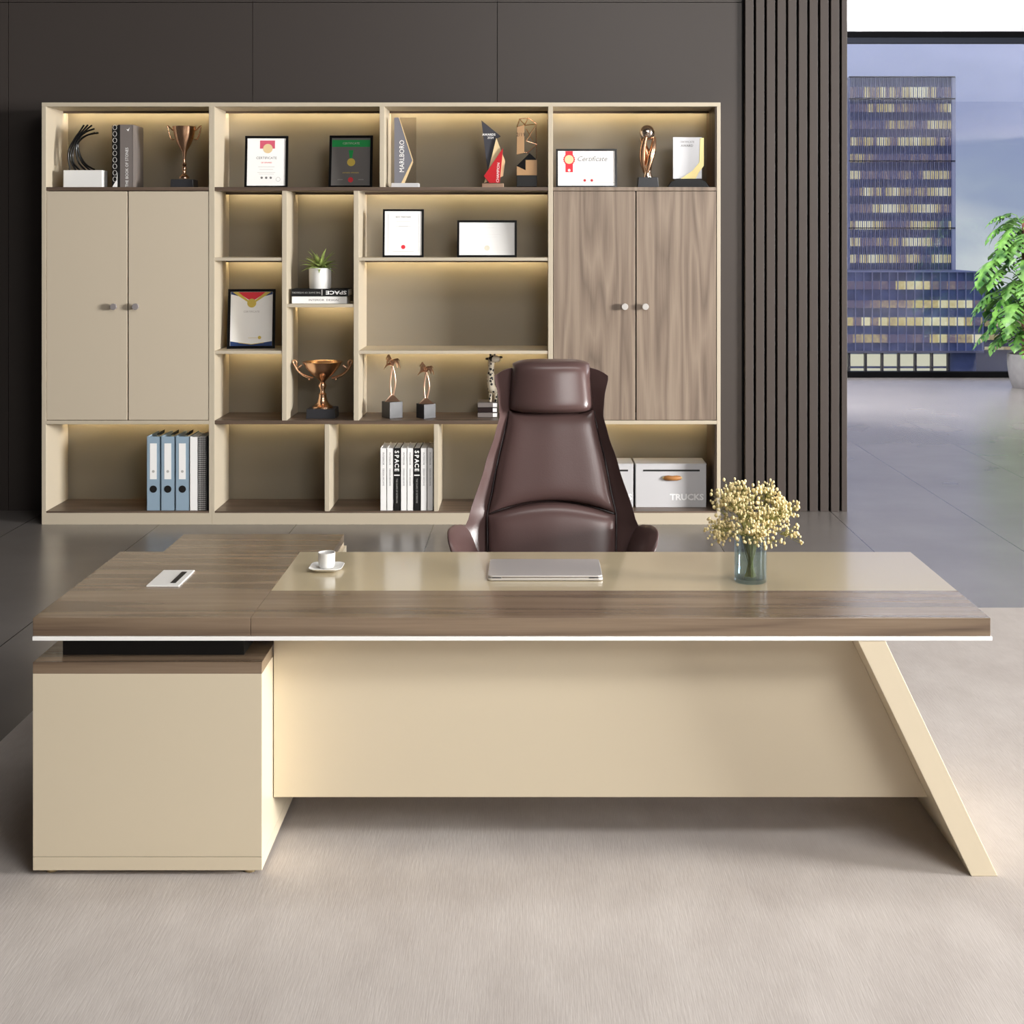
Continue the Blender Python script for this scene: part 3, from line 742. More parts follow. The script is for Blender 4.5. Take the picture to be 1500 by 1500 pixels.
# arms
for s_ in (-1, 1):
    P_ = []
    st = [(1.37, .335, .745, .298), (1.31, .350, .760, .298), (1.22, .372, .778, .298), (1.14, .388, .784, .298), (1.08, .390, .776, .298), (1.03, .380, .750, .298), (1.0, .365, .715, .298)]
    for (y, xt, zt, xm) in st:
        path = [(0.262, 0.455), (0.282, 0.53), (xm, 0.61), (xm+0.26*(xt-xm), 0.61+0.42*(zt-0.61)), (xm+0.60*(xt-xm), 0.61+0.75*(zt-0.61)), (xt, zt)]
        th = [0.020, 0.020, 0.018, 0.015, 0.012, 0.009]
        outer, inner = [], []
        for i, (px, pz_) in enumerate(path):
            a = path[max(0, i-1)]; c = path[min(len(path)-1, i+1)]
            d = Vector((c[0]-a[0], c[1]-a[1])).normalized(); nrm = (d[1], -d[0])
            outer.append((CX+s_*(px+nrm[0]*th[i]), y, pz_+nrm[1]*th[i])); inner.append((CX+s_*(px-nrm[0]*th[i]), y, pz_-nrm[1]*th[i]))
        tip = path[-1]; d = Vector((path[-1][0]-path[-2][0], path[-1][1]-path[-2][1])).normalized()
        tipp = (CX+s_*(tip[0]+d[0]*0.010), y, tip[1]+d[1]*0.010)
        P_.append(outer+[tipp]+inner[::-1])
    b = MB().grid(P_, closeu=True); n_ = len(P_[0]); b.f.append(tuple(range(n_))); b.f.append(tuple(range((len(P_)-1)*n_, len(P_)*n_)))
    obj('armrest', b, 'leather', C, smooth=80, sub=2)
# seat
b = MB(); rows = []
for j in range(9):
    v = j/8; z = 0.42+0.11*v; e_ = 1-abs(2*v-1)**4*0.06
    ring = []
    for i in range(36):
        a = 2*math.pi*i/36; ca, sa = math.cos(a), math.sin(a)
        q = lambda t: math.copysign(abs(t)**0.4, t)
        ring.append((CX+0.262*q(ca)*e_, 1.15+0.23*q(sa)*e_, z))
    rows.append(ring)
b.grid(rows, closeu=True); b.f.append(tuple(range(35, -1, -1))); b.f.append(tuple(range(8*36, 9*36)))
obj('seat', b, 'leather', C, smooth=60)
obj('gas_lift', MB().lathe([(0.05, 0.38), (0.05, 0.42)], (CX, 1.2, 0)).lathe([(0.025, 0.12), (0.025, 0.39)], (CX, 1.2, 0)), 'chrome', C, smooth=35)
for k in range(5):
    a = math.radians(18+72*k); d = Vector((math.cos(a), math.sin(a), 0))
    c0 = Vector((CX, 1.2, 0.12))
    l = obj('base_arm', MB().tube([c0+d*0.02, c0+d*0.15+Vector((0,0,-0.01)), c0+d*0.31+Vector((0,0,-0.035))], [0.026, 0.022, 0.015], 10), 'chrome', C, smooth=60)
    ce = c0+d*0.31
    kb = MB().lathe([(0.022, -0.012), (0.026, -0.008), (0.026, 0.008), (0.022, 0.012)], n=16)
    kb.xform(Matrix.Translation((ce.x, ce.y, 0.035)) @ Matrix.Rotation(a, 4, 'Z') @ Matrix.Rotation(math.radians(90), 4, 'X'))
    kb.tube([(ce.x, ce.y, 0.045), (ce.x, ce.y, 0.085)], 0.008, 8)
    obj('caster', kb, 'black', l, smooth=40)

# ================================================================== THINGS ON THE DESK
L_ = thing('laptop', 'closed silver laptop lying in the middle of the desk', 'laptop', (0.041, 0.55, DT), world=False)
b = MB(); 
def rrect(w_, h_, r, n=5, cx=0, cy=0):
    p = []
    for (sx, sy, a0) in ((1, -1, -90), (1, 1, 0), (-1, 1, 90), (-1, -1, 180)):
        for i in range(n+1):
            a = math.radians(a0+90*i/n); p.append((cx+sx*(w_/2-r)+r*math.cos(a), cy+sy*(h_/2-r)+r*math.sin(a)))
    return p
obj('base', MB().prism(rrect(0.376, 0.235, 0.014), 0.0005, 0.009, 'xy'), 'alu', L_, bevel=0.002)
obj('lid', MB().prism(rrect(0.372, 0.232, 0.014), 0.0105, 0.0165, 'xy'), 'alu', L_, bevel=0.0018)
obj('hinge', MB().tube([(-0.14, -0.112, 0.0095), (0.14, -0.112, 0.0095)], 0.0045, 10), 'chrome', L_, smooth=40)
obj('hinge_gap', MB().box(-0.172, -0.142, -0.1185, -0.11, 0.0088, 0.0104).box(0.142, 0.172, -0.1185, -0.11, 0.0088, 0.0104), 'black', L_)

Sx = (479.5-780)*4.6/2000
Sa = thing('saucer', 'square white saucer under the small white cup', 'saucer', (Sx, 0.585, DT), world=False)
b = MB(); rings = []
for (w_, z) in ((0.070, 0.0005), (0.075, 0.002), (0.108, 0.010), (0.112, 0.012), (0.110, 0.0135), (0.104, 0.0125), (0.076, 0.006), (0.03, 0.0055)):
    rings.append([(x, y, z) for x, y in rrect(w_, w_, w_*0.22)])
b.grid(rings, closeu=True); n_ = len(rings[0]); b.f.append(tuple(range(n_-1, -1, -1))); b.f.append(tuple(range(7*n_, 8*n_)))
obj('dish', b, 'white', Sa, smooth=50)
Cu = thing('coffee_cup', 'small white coffee cup standing on the square saucer', 'cup', (Sx, 0.585, DT+0.0062), world=False)
obj('cup_body', MB().lathe([(0.021, 0), (0.024, 0.002), (0.0275, 0.012), (0.029, 0.05), (0.0290, 0.052), (0.0265, 0.052), (0.025, 0.014), (0.002, 0.008)], n=32), 'white', Cu, smooth=50)
obj('coffee', MB().lathe([(0.0252, 0.037), (0.0252, 0.038)], n=24), pbr('coffee', rgb(70, 45, 30), 0.2), Cu)
obj('handle', MB().tube([(0.0, 0.028, 0.040), (0, 0.040, 0.042), (0, 0.047, 0.032), (0, 0.043, 0.02), (0, 0.028, 0.014)], 0.0035, 8), 'white', Cu, smooth=60)

VX, VY = (1102.5-780)*4.387/2000, 0.43
V = thing('glass_vase', 'bluish clear glass cylinder vase of dried flowers on the desk', 'vase', (VX, VY, DT), world=False)
obj('glass', MB().lathe([(0.050, 0.0), (0.0525, 0.003), (0.0525, 0.156), (0.0500, 0.156), (0.0495, 0.012), (0.001, 0.012)], n=48), 'vase', V, smooth=40)
obj('water', MB().lathe([(0.0485, 0.013), (0.0485, 0.095)], n=40), thin_glass('water', (0.93, 0.96, 0.97, 1)), V, smooth=40)
random.seed(5)
Fl = thing('dried_flowers', 'bunch of tiny cream dried blossoms standing in the glass vase', 'flowers', (VX, VY, DT+0.012), world=False)
st = MB(); bl = MB()
ico = []
def ico_add(mb, c, r, ax):
    mb.ball(c, r, 6, 1, 1, 1.25)
for i in range(70):
    a = random.uniform(0, 2*math.pi); el = math.acos(random.uniform(0.0, 1.0)) * 1.12
    R = random.uniform(0.105, 0.146)
    tip = Vector((math.sin(el)*math.cos(a)*R*1.02, math.sin(el)*math.sin(a)*R*0.9, 0.165 + math.cos(el)*R*1.0))
    base = Vector((-math.cos(a)*0.02*random.random(), -math.sin(a)*0.02*random.random(), 0.002))
    rim = Vector((math.cos(a)*0.03*math.sin(el), math.sin(a)*0.03*math.sin(el), 0.14))
    st.tube([base, base.lerp(rim, 0.6), rim, rim.lerp(tip, 0.55)+Vector((0, 0, 0.01)), tip], [0.0013, 0.0012, 0.0011, 0.0009, 0.0006], 5)
    for k in range(13):
        cg = lambda m_: max(-1.6, min(1.6, random.gauss(0, 1)))*m_
        q = tip + Vector((cg(0.018), cg(0.018), cg(0.017)))
        br = rim.lerp(tip, random.uniform(0.6, 0.95))
        st.tube([br, q], [0.0007, 0.0005], 4)
        ico_add(bl, q, random.uniform(0.0030, 0.0056), None)
obj('stems', st, 'bloom_stem', Fl)
obj('blossoms', bl, 'bloom', Fl, smooth=80, kind='stuff')

# ================================================================== SHELF OBJECTS
Z1 = PZ(274); Z377 = PZ(377.3); Z445 = PZ(445.5); Z513 = PZ(513.8); Z616 = PZ(616); Z749 = PZ(749)
def sp(Y): return (4+Y)/2000

def framed(label, x0, x1, h_px, Y, z, paper, deco, yaw=0.0, tilt=0.12, bord=0.016, name='framed_certificate'):
    s_ = sp(Y); w_ = (x1-x0)*s_; h = h_px*s_
    th = 0.016
    o = thing(name, label, 'frame', (PX((x0+x1)/2, Y), Y, z+th*math.sin(tilt)*0.0+0.0005), 'framed certificates on the shelves', world=False)
    o.rotation_euler = (-tilt, 0, yaw)
    b = MB(); W = w_/2
    b.box(-W, W, 0, th, 0, bord); b.box(-W, W, 0, th, h-bord, h); b.box(-W, -W+bord, 0, th, bord, h-bord); b.box(W-bord, W, 0, th, bord, h-bord)
    obj('frame', b, 'black_gloss', o)
    obj('certificate', MB().box(-W+bord*0.9, W-bord*0.9, 0.006, th-0.001, bord*0.9, h-bord*0.9), paper, o)
    st_ = MB().prism([(-0.02, 0.02), (0.02, 0.02), (0.012, h*0.7), (-0.012, h*0.7)], 0, 0.003)
    L1 = h*0.7; sw = math.tan(2*tilt)
    st_ = MB().add([(-0.02, th+0.002+L1*sw, 0.003+L1*sw*math.tan(tilt)), (0.02, th+0.002+L1*sw, 0.003+L1*sw*math.tan(tilt)), (0.012, th+0.001, L1), (-0.012, th+0.001, L1),
                    (-0.02, th+0.006+L1*sw, 0.004+L1*sw*math.tan(tilt)), (0.02, th+0.006+L1*sw, 0.004+L1*sw*math.tan(tilt)), (0.012, th+0.004, L1), (-0.012, th+0.004, L1)],
                   [(0,1,2,3), (7,6,5,4), (0,4,5,1), (1,5,6,2), (2,6,7,3), (3,7,4,0)])
    obj('easel_stand', st_, 'black', o)
    def add(nm, mb, mat): obj(nm, mb, mat, o)
    deco(add, W, h, 0.0058)
    return o
def lines(rows_, x, y, t=0.0018):
    b = MB()
    for (cz, hw) in rows_: b.box(x-hw, x+hw, y-0.0004, y, cz-t/2, cz+t/2)
    return b

def d1(add, W, h, y):
    add('print', MB().box(-0.045, 0.055, y-0.0004, y, h-0.085, h-0.03), 'pink_print')
    add('seal', MB().disc(0.008, y-0.0005, h-0.085, 0.032), 'pale_gold')
    add('lettering', MB().text('CERTIFICATE', 0.017, 0, y, h*0.58, sx=1.0), 'grey_print')
    add('subtitle', MB().text('OF AWARD', 0.010, 0, y, h*0.49), 'red_print')
    add('text_lines', lines([(h*0.41, 0.055), (h*0.36, 0.045), (h*0.30, 0.06), (h*0.27, 0.05)], 0, y), 'light_print')
    [add('dot', MB().disc(k*0.03, y, h*0.2, 0.008), 'grey_print') for k in (-1, 0, 1)]
    b = MB(); b.tube([(W*0.55+0.014*math.cos(a*0.5), y, h*0.17+0.014*math.sin(a*0.5)) for a in range(13)], 0.0012, 4, True); add('stamp', b, 'light_print')
framed('white certificate with pink and gold emblem in an upright black frame', 358, 421, 77.5, 5.16, Z1, 'paper', d1, yaw=0.05)
def d2(add, W, h, y):
    add('header_band', MB().box(-W+0.018, W-0.018, y-0.0004, y, h-0.077, h-0.030), 'green_print')
    add('lettering', MB().text('CERTIFICATE', 0.014, 0, y-0.0005, h-0.053), 'light_print')
    b = MB().prism([(-0.016, h*0.72), (0.016, h*0.72), (0.008, h*0.56), (-0.008, h*0.56)], y-0.001, y); add('ribbon', b, 'green_print')
    add('medal', MB().disc(0.002, y-0.0005, h*0.49, 0.027), 'gold')
    add('caption', MB().text('AWARD WINNER', 0.010, 0, y, h*0.29), 'gold')
    add('rosette', MB().disc(0.0, y, h*0.155, 0.018, 12), 'red_print')
    add('text_lines', lines([(h*0.16, 0.018)], -0.07, y).box(0.052, 0.088, y-0.0004, y, h*0.157, h*0.163), 'light_print')
framed('dark certificate with green band and gold medal in a black frame', 481, 545, 78, 5.12, Z1, 'dark_paper', d2, yaw=-0.03)
def d3(add, W, h, y):
    rx = -W+0.088
    add('ribbon', MB().box(rx-0.025, rx+0.025, y-0.0004, y, h*0.40, h-0.014), 'red_print')
    b = MB(); n = 32
    b.prism([(rx+(0.036 if i % 2 else 0.041)*math.cos(2*math.pi*i/n), h*0.73+(0.036 if i % 2 else 0.041)*math.sin(2*math.pi*i/n)) for i in range(n)], y-0.001, y-0.0004)
    add('rosette', b, 'red_print'); add('seal', MB().disc(rx, y-0.001, h*0.73, 0.030), 'pale_gold')
    add('mark', MB().disc(rx, y-0.0004, h*0.45, 0.009), 'paper')
    add('lettering', MB().text('Certificate', 0.034, W*0.2, y, h*0.75, shear=0.35), 'grey_print')
    add('text_lines', lines([(h*0.5, 0.065), (h*0.46, 0.05), (h*0.35, 0.075), (h*0.31, 0.06), (h*0.13, 0.16)], W*0.15, y), 'light_print')
    [add('dot', MB().disc(k, y, h*0.19, 0.009), 'red') for k in (-0.012, 0.035)]
framed('landscape certificate with a red ribbon rosette in a black frame above the walnut doors', 814.5, 904, 57.5, 5.08, Z1, 'paper', d3, yaw=0.0, bord=0.013)
def d4(add, W, h, y):
    add('border', MB().box(-W+0.033, -W+0.035, y-0.0004, y, 0.03, h-0.03).box(W-0.035, W-0.033, y-0.0004, y, 0.03, h-0.03), 'light_print')
    add('lettering', MB().text('BEST PARTNER', 0.011, 0, y, h*0.84), 'grey_print')
    add('text_lines', lines([(h*0.74, 0.045), (h*0.65, 0.05), (h*0.64, 0.03), (h*0.12, 0.07)], 0, y), 'light_print')
    add('seal', MB().disc(0, y, h*0.215, 0.014), 'red_print')
framed('white certificate with one small red seal in an upright black frame', 560.5, 620.5, 71, 5.10, Z377, 'paper', d4, yaw=0.04, bord=0.013)
def d5(add, W, h, y):
    add('lettering', lines([(h*0.8, 0.05), (h*0.62, 0.09), (h*0.55, 0.07)], 0, y, 0.001), pbr('faint_print', rgb(232, 231, 228), 0.6))
    add('seal', MB().disc(0, y, h*0.25, 0.018), pbr('cream_seal', rgb(232, 226, 208), 0.6))
framed('nearly blank landscape certificate with a pale seal in a black frame', 669.5, 757, 54.5, 5.12, Z377, 'paper', d5, bord=0.014)
def d6(add, W, h, y):
    W2 = W-0.02
    add('header_band', MB().prism([(-W2*0.72, h-0.02), (0, h-0.085), (W2*0.72, h-0.02)], y-0.0006, y), 'red_print')
    b = MB()
    for s__ in (-1, 1): b.prism([(s__*W2*0.66, h-0.02), (s__*W2*0.93, h-0.02), (s__*0.02, h-0.092), (s__*0.02, h-0.078)][::s__], y-0.0009, y-0.0001)
    add('gold_trim', b, 'gold')
    b = MB()
    for s__ in (-1, 1): b.prism([(s__*W2*0.85, h-0.019), (s__*W2, h-0.019), (s__*W2, h-0.035), (s__*W2*0.55, h-0.05)][::-s__], y-0.0005, y)
    b.prism([(-W2, 0.018), (W2, 0.018), (W2, 0.05), (0, 0.028), (-W2, 0.05)], y-0.0005, y)
    add('navy_trim', b, 'navy_print')
    add('gold_line', MB().prism([(-W2*0.6, 0.0385), (0, 0.027), (W2*0.6, 0.0385), (W2*0.6, 0.042), (0, 0.031), (-W2*0.6, 0.042)], y-0.0009, y-0.0001), 'gold')
    add('seal', MB().disc(0, y-0.001, h-0.095, 0.030, 24), 'gold')
    add('lettering', MB().text('CERTIFICATE', 0.013, 0, y, h*0.62), 'light_print')
    add('stamp', lines([(h*0.18, 0.03)], 0.01, y).disc(0.055, y, h*0.185, 0.011), 'gold')
framed('upright certificate with red top, blue foot and gold seal leaning in a compartment', 333, 402, 88, 5.14, Z513, 'paper', d6, yaw=0.10, tilt=0.17, bord=0.018)

# --- strand award on white block
Y = 5.05; s_ = sp(Y)
A = thing('strand_award', 'curved black strand sculpture rising from a white block', 'award', (PX(121, Y), Y+0.05, Z1), 'awards on the top shelf')
obj('base', MB().box(PX(92.5, Y), PX(150, Y), Y, Y+0.11, Z1, Z1+25.5*s_), 'white', A, bevel=0.004)
curves = [[(101, 249), (98, 233), (99, 218), (107, 203), (116, 190), (121, 182.5)], [(108, 249), (100.5, 234), (101, 220), (108, 204), (119, 190), (126, 182)],
          [(113, 249), (104, 238), (103, 222), (110, 204), (122, 190), (131, 182.5)], [(121, 249), (111, 238), (107, 222), (109, 205), (120, 193), (134, 187.5)],
          [(127, 249), (115, 237), (109, 220), (110, 207), (122, 197), (139, 193.5)], [(133, 248), (120, 240), (111, 226), (108, 209), (116, 199), (133, 193)]]
def smooth_path(pts, k=6):
    out_ = []
    P4 = [pts[0]] + list(pts) + [pts[-1]]
    for i in range(1, len(P4)-2):
        p0, p1, p2, p3 = [Vector(q) for q in P4[i-1:i+3]]
        for j in range(k):
            t = j/k; out_.append(0.5*((2*p1)+(p2-p0)*t+(2*p0-5*p1+4*p2-p3)*t*t+(3*p1-p0-3*p2+p3)*t**3))
    out_.append(Vector(pts[-1])); return out_
b = MB()
for i, c_ in enumerate(curves):
    yy = Y+0.03+0.011*i
    b.tube([(p.x, p.y, p.z) for p in smooth_path([(PX(x, Y), yy, PZ(y, Y)) for x, y in c_])], 0.0062, 8)
obj('strands', b, 'black_gloss', A, smooth=60)

# --- books on the top shelf
def book(label, x0, x1, y0, zb, Y, dep, mat, group, page='paper', name='book', lean=0):
    s_ = sp(Y); o = thing(name, label, 'book', (PX((x0+x1)/2, Y), Y+dep/2, zb), group)
    X0, X1 = PX(x0, Y)+0.0003, PX(x1, Y)-0.0003; zt = zb + (PZ(y0, Y)-zb)
    t = min(0.003, (X1-X0)*0.12)
    obj('cover', MB().box(X0, X0+t, Y, Y+dep, zb, zt).box(X1-t, X1, Y, Y+dep, zb, zt).box(X0, X1, Y, Y+0.004, zb, zt), mat, o, bevel=0.0008)
    obj('pages', MB().box(X0+t, X1-t, Y+0.004, Y+dep-0.006, zb+0.004, zt-0.004), page, o)
    return o, X0, X1, zt
Y = 5.06
GB = 'books standing on the top shelf'
o, a, c, zt = book('thin patterned black and white book beside the grey volume', 164, 172.5, 184, Z1, Y, 0.24, 'black', GB)
b = MB(); xm = (a+c)/2
for k in range(9): b.tube([(xm+0.013*math.cos(t*math.pi/6), Y-0.0015, Z1+0.055+k*0.043+0.016*math.sin(t*math.pi/6)) for t in range(12)], 0.0018, 4, True)
obj('rings', b, 'light_print', o)
obj('print', MB().prism([(a+0.002, Z1+0.004), (c-0.002, Z1+0.004), (c-0.002, Z1+0.10), (c-0.008, Z1+0.05)], Y-0.002, Y), 'paper', o)
o, a, c, zt = book('thick tall grey book with white spine lettering between the strand sculpture and a bronze cup', 172.8, 194.5, 182.5, Z1, Y, 0.25, 'grey_book', GB)
obj('spine_edge', MB().box(a-0.0002, a+0.014, Y-0.001, Y+0.02, Z1+0.001, zt-0.001), 'black', o)
obj('lettering', MB().text('THE BOOK OF STONES', 0.020, (a+c)/2+0.010, Y-0.0012, Z1+0.135, rot=math.pi/2, sx=0.9), 'paper', o)
obj('emblem', MB().prism([(a+0.055, zt-0.03), (a+0.068, zt-0.045), (a+0.078, zt-0.018), (a+0.068, zt-0.033)], Y-0.0012, Y), 'paper', o)

# --- bronze cups
def cup_small():
    Y = 5.10; s_ = sp(Y); cx = PX(270, Y)
    A = thing('trophy_cup', 'slim tall bronze trophy cup beside the grey book on the top shelf', 'trophy', (cx, Y, Z1), 'awards on the top shelf')
    zb = Z1 + 12*s_
    b = MB().prism([(cx-17*s_, Z1), (cx+17*s_, Z1), (cx+16*s_, zb), (cx-16*s_, zb)], Y-0.065, Y+0.065)
    obj('base', b, 'charcoal', A, bevel=0.003)
    H = lambda y: PZ(y, Y)-zb
    pr = [(7.5, 261.5), (7.5, 259.5), (5, 257), (2.5, 254), (3, 249), (3.6, 246), (2, 243.5), (3.6, 241), (2.2, 238), (2.0, 232), (3, 226), (3.4, 222), (6, 218), (10.5, 210), (14, 201), (15.5, 193), (16.6, 187), (17.2, 185.5), (16.3, 186), (14.5, 193), (10, 206), (3, 215)]
    obj('bowl', MB().lathe([(r*s_, H(y)) for r, y in pr], (cx, Y, zb), 32), 'bronze', A, smooth=50)
    for q in (-1, 1):
        hp = [(14.5, 204), (19, 204), (22, 197), (23.5, 190), (24.5, 184.5), (22, 186), (18, 190), (15.5, 191)]
        obj('handle', MB().tube([tuple(p) for p in smooth_path([(cx+q*x*s_, Y, PZ(y, Y)) for x, y in hp], 4)], 0.0045, 8), 'bronze', A, smooth=60)
cup_small()
def cup_big():
    Y = 5.14; s_ = sp(Y); cx = PX(472.5, Y)
    A = thing('trophy_cup', 'wide bronze trophy cup with scrolled handles below the stacked books', 'trophy', (cx, Y, Z616), 'trophies in the middle compartments')
    zb = Z616+14*s_
    obj('base', MB().prism([(cx-21.5*s_, Z616), (cx+21.5*s_, Z616), (cx+20.5*s_, zb), (cx-20.5*s_, zb)], Y-0.085, Y+0.085), 'charcoal', A, bevel=0.003)
    H = lambda y: PZ(y, Y)-zb
    pr = [(15, 597), (15, 595), (12, 593), (8, 589), (6, 583), (5.5, 579), (6.2, 577), (3.5, 574.5), (3.2, 571), (5, 568), (6, 565), (5, 562), (3.5, 560), (5, 557.5), (10, 553), (18, 546), (24, 539), (28, 532), (30, 530), (29, 529.5), (27, 531), (20, 541), (8, 551)]
    obj('bowl', MB().lathe([(r*s_, H(y)) for r, y in pr], (cx, Y, zb), 40), 'bronze', A, smooth=50)
    for q in (-1, 1):
        hp = [(13, 554), (20, 552.5), (29, 548), (36, 541), (40, 534), (41.5, 529.5), (38.5, 528), (36, 532), (37.5, 537), (34, 539), (29, 535)]
        obj('handle', MB().tube([tuple(p) for p in smooth_path([(cx+q*x*s_*1.04, Y, PZ(y, Y)) for x, y in hp], 4)], [0.009]*8+[0.0075]*33, 8), 'bronze', A, smooth=60)
        obj('scroll', MB().ball((cx+q*19.5*s_, Y, PZ(555.5, Y)), 0.008, 8), 'bronze', A, smooth=60)
cup_big()

# --- award with lettering (glass wedge)
Y = 5.10; s_ = sp(Y)
A = thing('glass_award', 'tall grey rectangular glass award lettered down its side', 'award', (PX(594, Y), Y, Z1), 'awards on the top shelf')
X = lambda x: PX(x, Y)
Zp = lambda y: PZ(y, Y)
obj('base', MB().box(X(574.5), X(614), Y-0.06, Y+0.06, Z1, Z1+6.5*s_), 'box_grey', A, bevel=0.002)
zb = Z1+6.5*s_
obj('slab', MB().prism([(X(578), zb), (X(588.5), zb), (X(605), Zp(237)), (X(584.5), Zp(172.5)), (X(578), Zp(172.5))], Y-0.02, Y+0.02), 'stone_grey', A, bevel=0.001)
obj('glass_slab', MB().prism([(X(588.7), zb), (X(609.5), zb), (X(609.5), Zp(172.5)), (X(584.7), Zp(172.5)), (X(605.2), Zp(237))], Y-0.016, Y+0.016), 'clear_glass', A)
obj('gold_edge', MB().prism([(X(588), zb), (X(593), zb), (X(605.5), Zp(238)), (X(605), Zp(234))], Y-0.021, Y-0.0165).prism([(X(604.5), Zp(236)), (X(605.5), Zp(235)), (X(585.4), Zp(172.5)), (X(584.6), Zp(172.5))], Y-0.021, Y-0.0165), 'pale_gold', A)
obj('lettering', MB().text('MARLBORO', 0.033, X(589), Y-0.0205, Zp(229), rot=math.pi/2, sx=0.88), 'paper', A)

# --- sail award
Y = 5.08; s_ = sp(Y)
A = thing('sail_award', 'red and dark grey sail-shaped award on a rose gold foot', 'award', (PX(722, Y), Y, Z1), 'awards on the top shelf')
obj('base', MB().box(X(706.5), X(738), Y-0.05, Y+0.05, Z1, Z1+6*s_), 'rose', A, bevel=0.002)
obj('dark_sail', MB().prism([(X(714), Zp(249)), (X(717), Zp(240)), (X(727), Zp(203)), (X(733), Zp(200)), (X(733), Zp(199)), (X(705), Zp(176))], Y+0.012, Y+0.024), 'slate', A)
obj('cream_sail', MB().prism([(X(709), Zp(268)), (X(737), Zp(258)), (X(740), Zp(236)), (X(727), Zp(202)), (X(716), Zp(247))], Y-0.002, Y+0.011), 'pale_gold', A)
obj('red_sail', MB().prism([(X(717), Zp(268)), (X(732), Zp(268)), (X(737), Zp(217)), (X(709), Zp(258))], Y-0.018, Y-0.004), 'red', A)
obj('lettering', MB().text('AWARDS', 0.015, X(716), Y+0.011, Zp(197), sx=1.0, bold=0.02).text('2024', 0.015, X(718.5), Y+0.011, Zp(201.5)).text('CHAMPION', 0.018, X(729.5), Y-0.0185, Zp(253), rot=math.pi/2-0.05), 'paper', A)

# --- wire cube award
Y = 5.08
A = thing('cube_award', 'bronze wire tower award with tan blocks on a black foot', 'award', (PX(771.5, Y), Y, Z1), 'awards on the top shelf')
def cubeX(x0_, x1_, y0, y1, Ya, Yb): return MB().box(X(x0_), X(x1_), Ya, Yb, Zp(y1), Zp(y0))
obj('base', cubeX(757, 786.5, 257.5, 274, Y-0.06, Y+0.06), 'black', A, bevel=0.002)
bpy.data.objects[A.name]
obj('lower_block', MB().prism([(X(757), Zp(257.3)), (X(786.5), Zp(257.3)), (X(786.5), Zp(235)), (X(770), Zp(235)), (X(770), Zp(250)), (X(757), Zp(244))], Y-0.055, Y+0.055), 'tan_wood', A, bevel=0.001)
obj('dark_facet', MB().prism([(X(757), Zp(243.5)), (X(769.5), Zp(249.5)), (X(769.5), Zp(234.5)), (X(786), Zp(234.5)), (X(776), Zp(225))], Y-0.055, Y+0.05), 'black_gloss', A)
obj('upper_block', MB().prism([(X(757), Zp(227)), (X(768), Zp(224.5)), (X(768), Zp(184)), (X(757.5), Zp(187))], Y-0.055, Y-0.005), 'tan_wood', A, bevel=0.001)
b = MB()
fr = [(757.5, 187), (761, 176), (774, 174), (786, 182), (783, 200), (773, 206), (786, 213), (772, 221), (786, 234), (786, 182)]
for (p, q) in [((757.5,187),(761,175)), ((761,175),(774,173.5)), ((774,173.5),(786,182)), ((761,175),(770,184)), ((770,184),(786,182)), ((774,173.5),(768,184)), ((786,182),(771,207)), ((771,190),(781,206)), ((771,207),(787,212)), ((787,212),(772,224)), ((785,184),(786,233)), ((768,224),(772,224)), ((772,224),(779,228)), ((757.5,187),(768,184))]:
    b.tube([(X(p[0]), Y-0.045, Zp(p[1])), (X(q[0]), Y-0.045+random.uniform(0, 0.07), Zp(q[1]))], 0.0026, 6)
obj('wire_frame', b, 'bronze', A, smooth=60)
obj('lettering', MB().text('2/19', 0.024, X(763), Y-0.0552, Zp(198)), 'black', A)

# --- ball trophy
Y = 5.08
A = thing('ball_trophy', 'bronze trophy holding a chrome ball on a grey block', 'trophy', (PX(948, Y), Y, Z1), 'awards on the top shelf')
obj('base', MB().prism([(X(933), Z1), (X(964), Z1), (X(962.5), Zp(260)), (X(934.5), Zp(260))], Y-0.06, Y+0.06), 'charcoal', A, bevel=0.003)
obj('ball', MB().ball((X(948), Y, Zp(194.5)), 11.2*s_, 24), pbr('warm_chrome', (0.75, 0.62, 0.52, 1), 0.15, metal=1), A, smooth=60)
obj('stem', MB().lathe([(0.030, 0), (0.030, 0.01), (0.022, 0.03), (0.020, 0.055), (0.026, 0.075), (0.015, 0.09), (0.004, 0.10)], (X(949), Y, Zp(260)), 20), pbr('bright_rose', (0.85, 0.66, 0.52, 1), 0.2, metal=1), A, smooth=60)
for q in range(3):
    a0 = q*2.09+0.5; pts = []
    for t in range(15):
        u = t/14; yy = 254 - u*(254-201); r = (2.5 + 8.2*u**0.75)*s_; a = a0 + u*1.9
        pts.append((X(948)+r*math.cos(a), Y+r*math.sin(a)*0.8, Zp(yy)))
    obj('hand', MB().tube(pts, [0.012+0.011*math.sin(t/14*math.pi) for t in range(15)], 10), 'bronze', A, smooth=70)

# --- plaque
Y = 5.10
A = thing('award_plaque', 'silver white plaque with a gold ribbon curve on a black stand', 'award', (PX(1008, Y), Y, Z1), 'awards on the top shelf')
obj('base', MB().prism([(X(977), Z1), (X(1040), Z1), (X(1033), Zp(266)), (X(1025), Zp(262)), (X(990), Zp(262)), (X(982), Zp(267))], Y-0.03, Y+0.05), 'black_gloss', A, bevel=0.003)
obj('plate', MB().box(X(985.5), X(1028), Y-0.01, Y, Zp(262), Zp(201)), pbr('plate_silver', rgb(225, 225, 228), 0.3, metal=0.2), A, bevel=0.002)
obj('gold_curve', MB().prism([(X(991), Zp(265)), (X(1017), Zp(265)), (X(1023), Zp(253)), (X(1030.5), Zp(243)), (X(1030.5), Zp(202)), (X(1025), Zp(203)), (X(1024), Zp(238)), (X(1014), Zp(250)), (X(1000), Zp(260))], Y-0.020, Y-0.012), 'gold_metal', A)
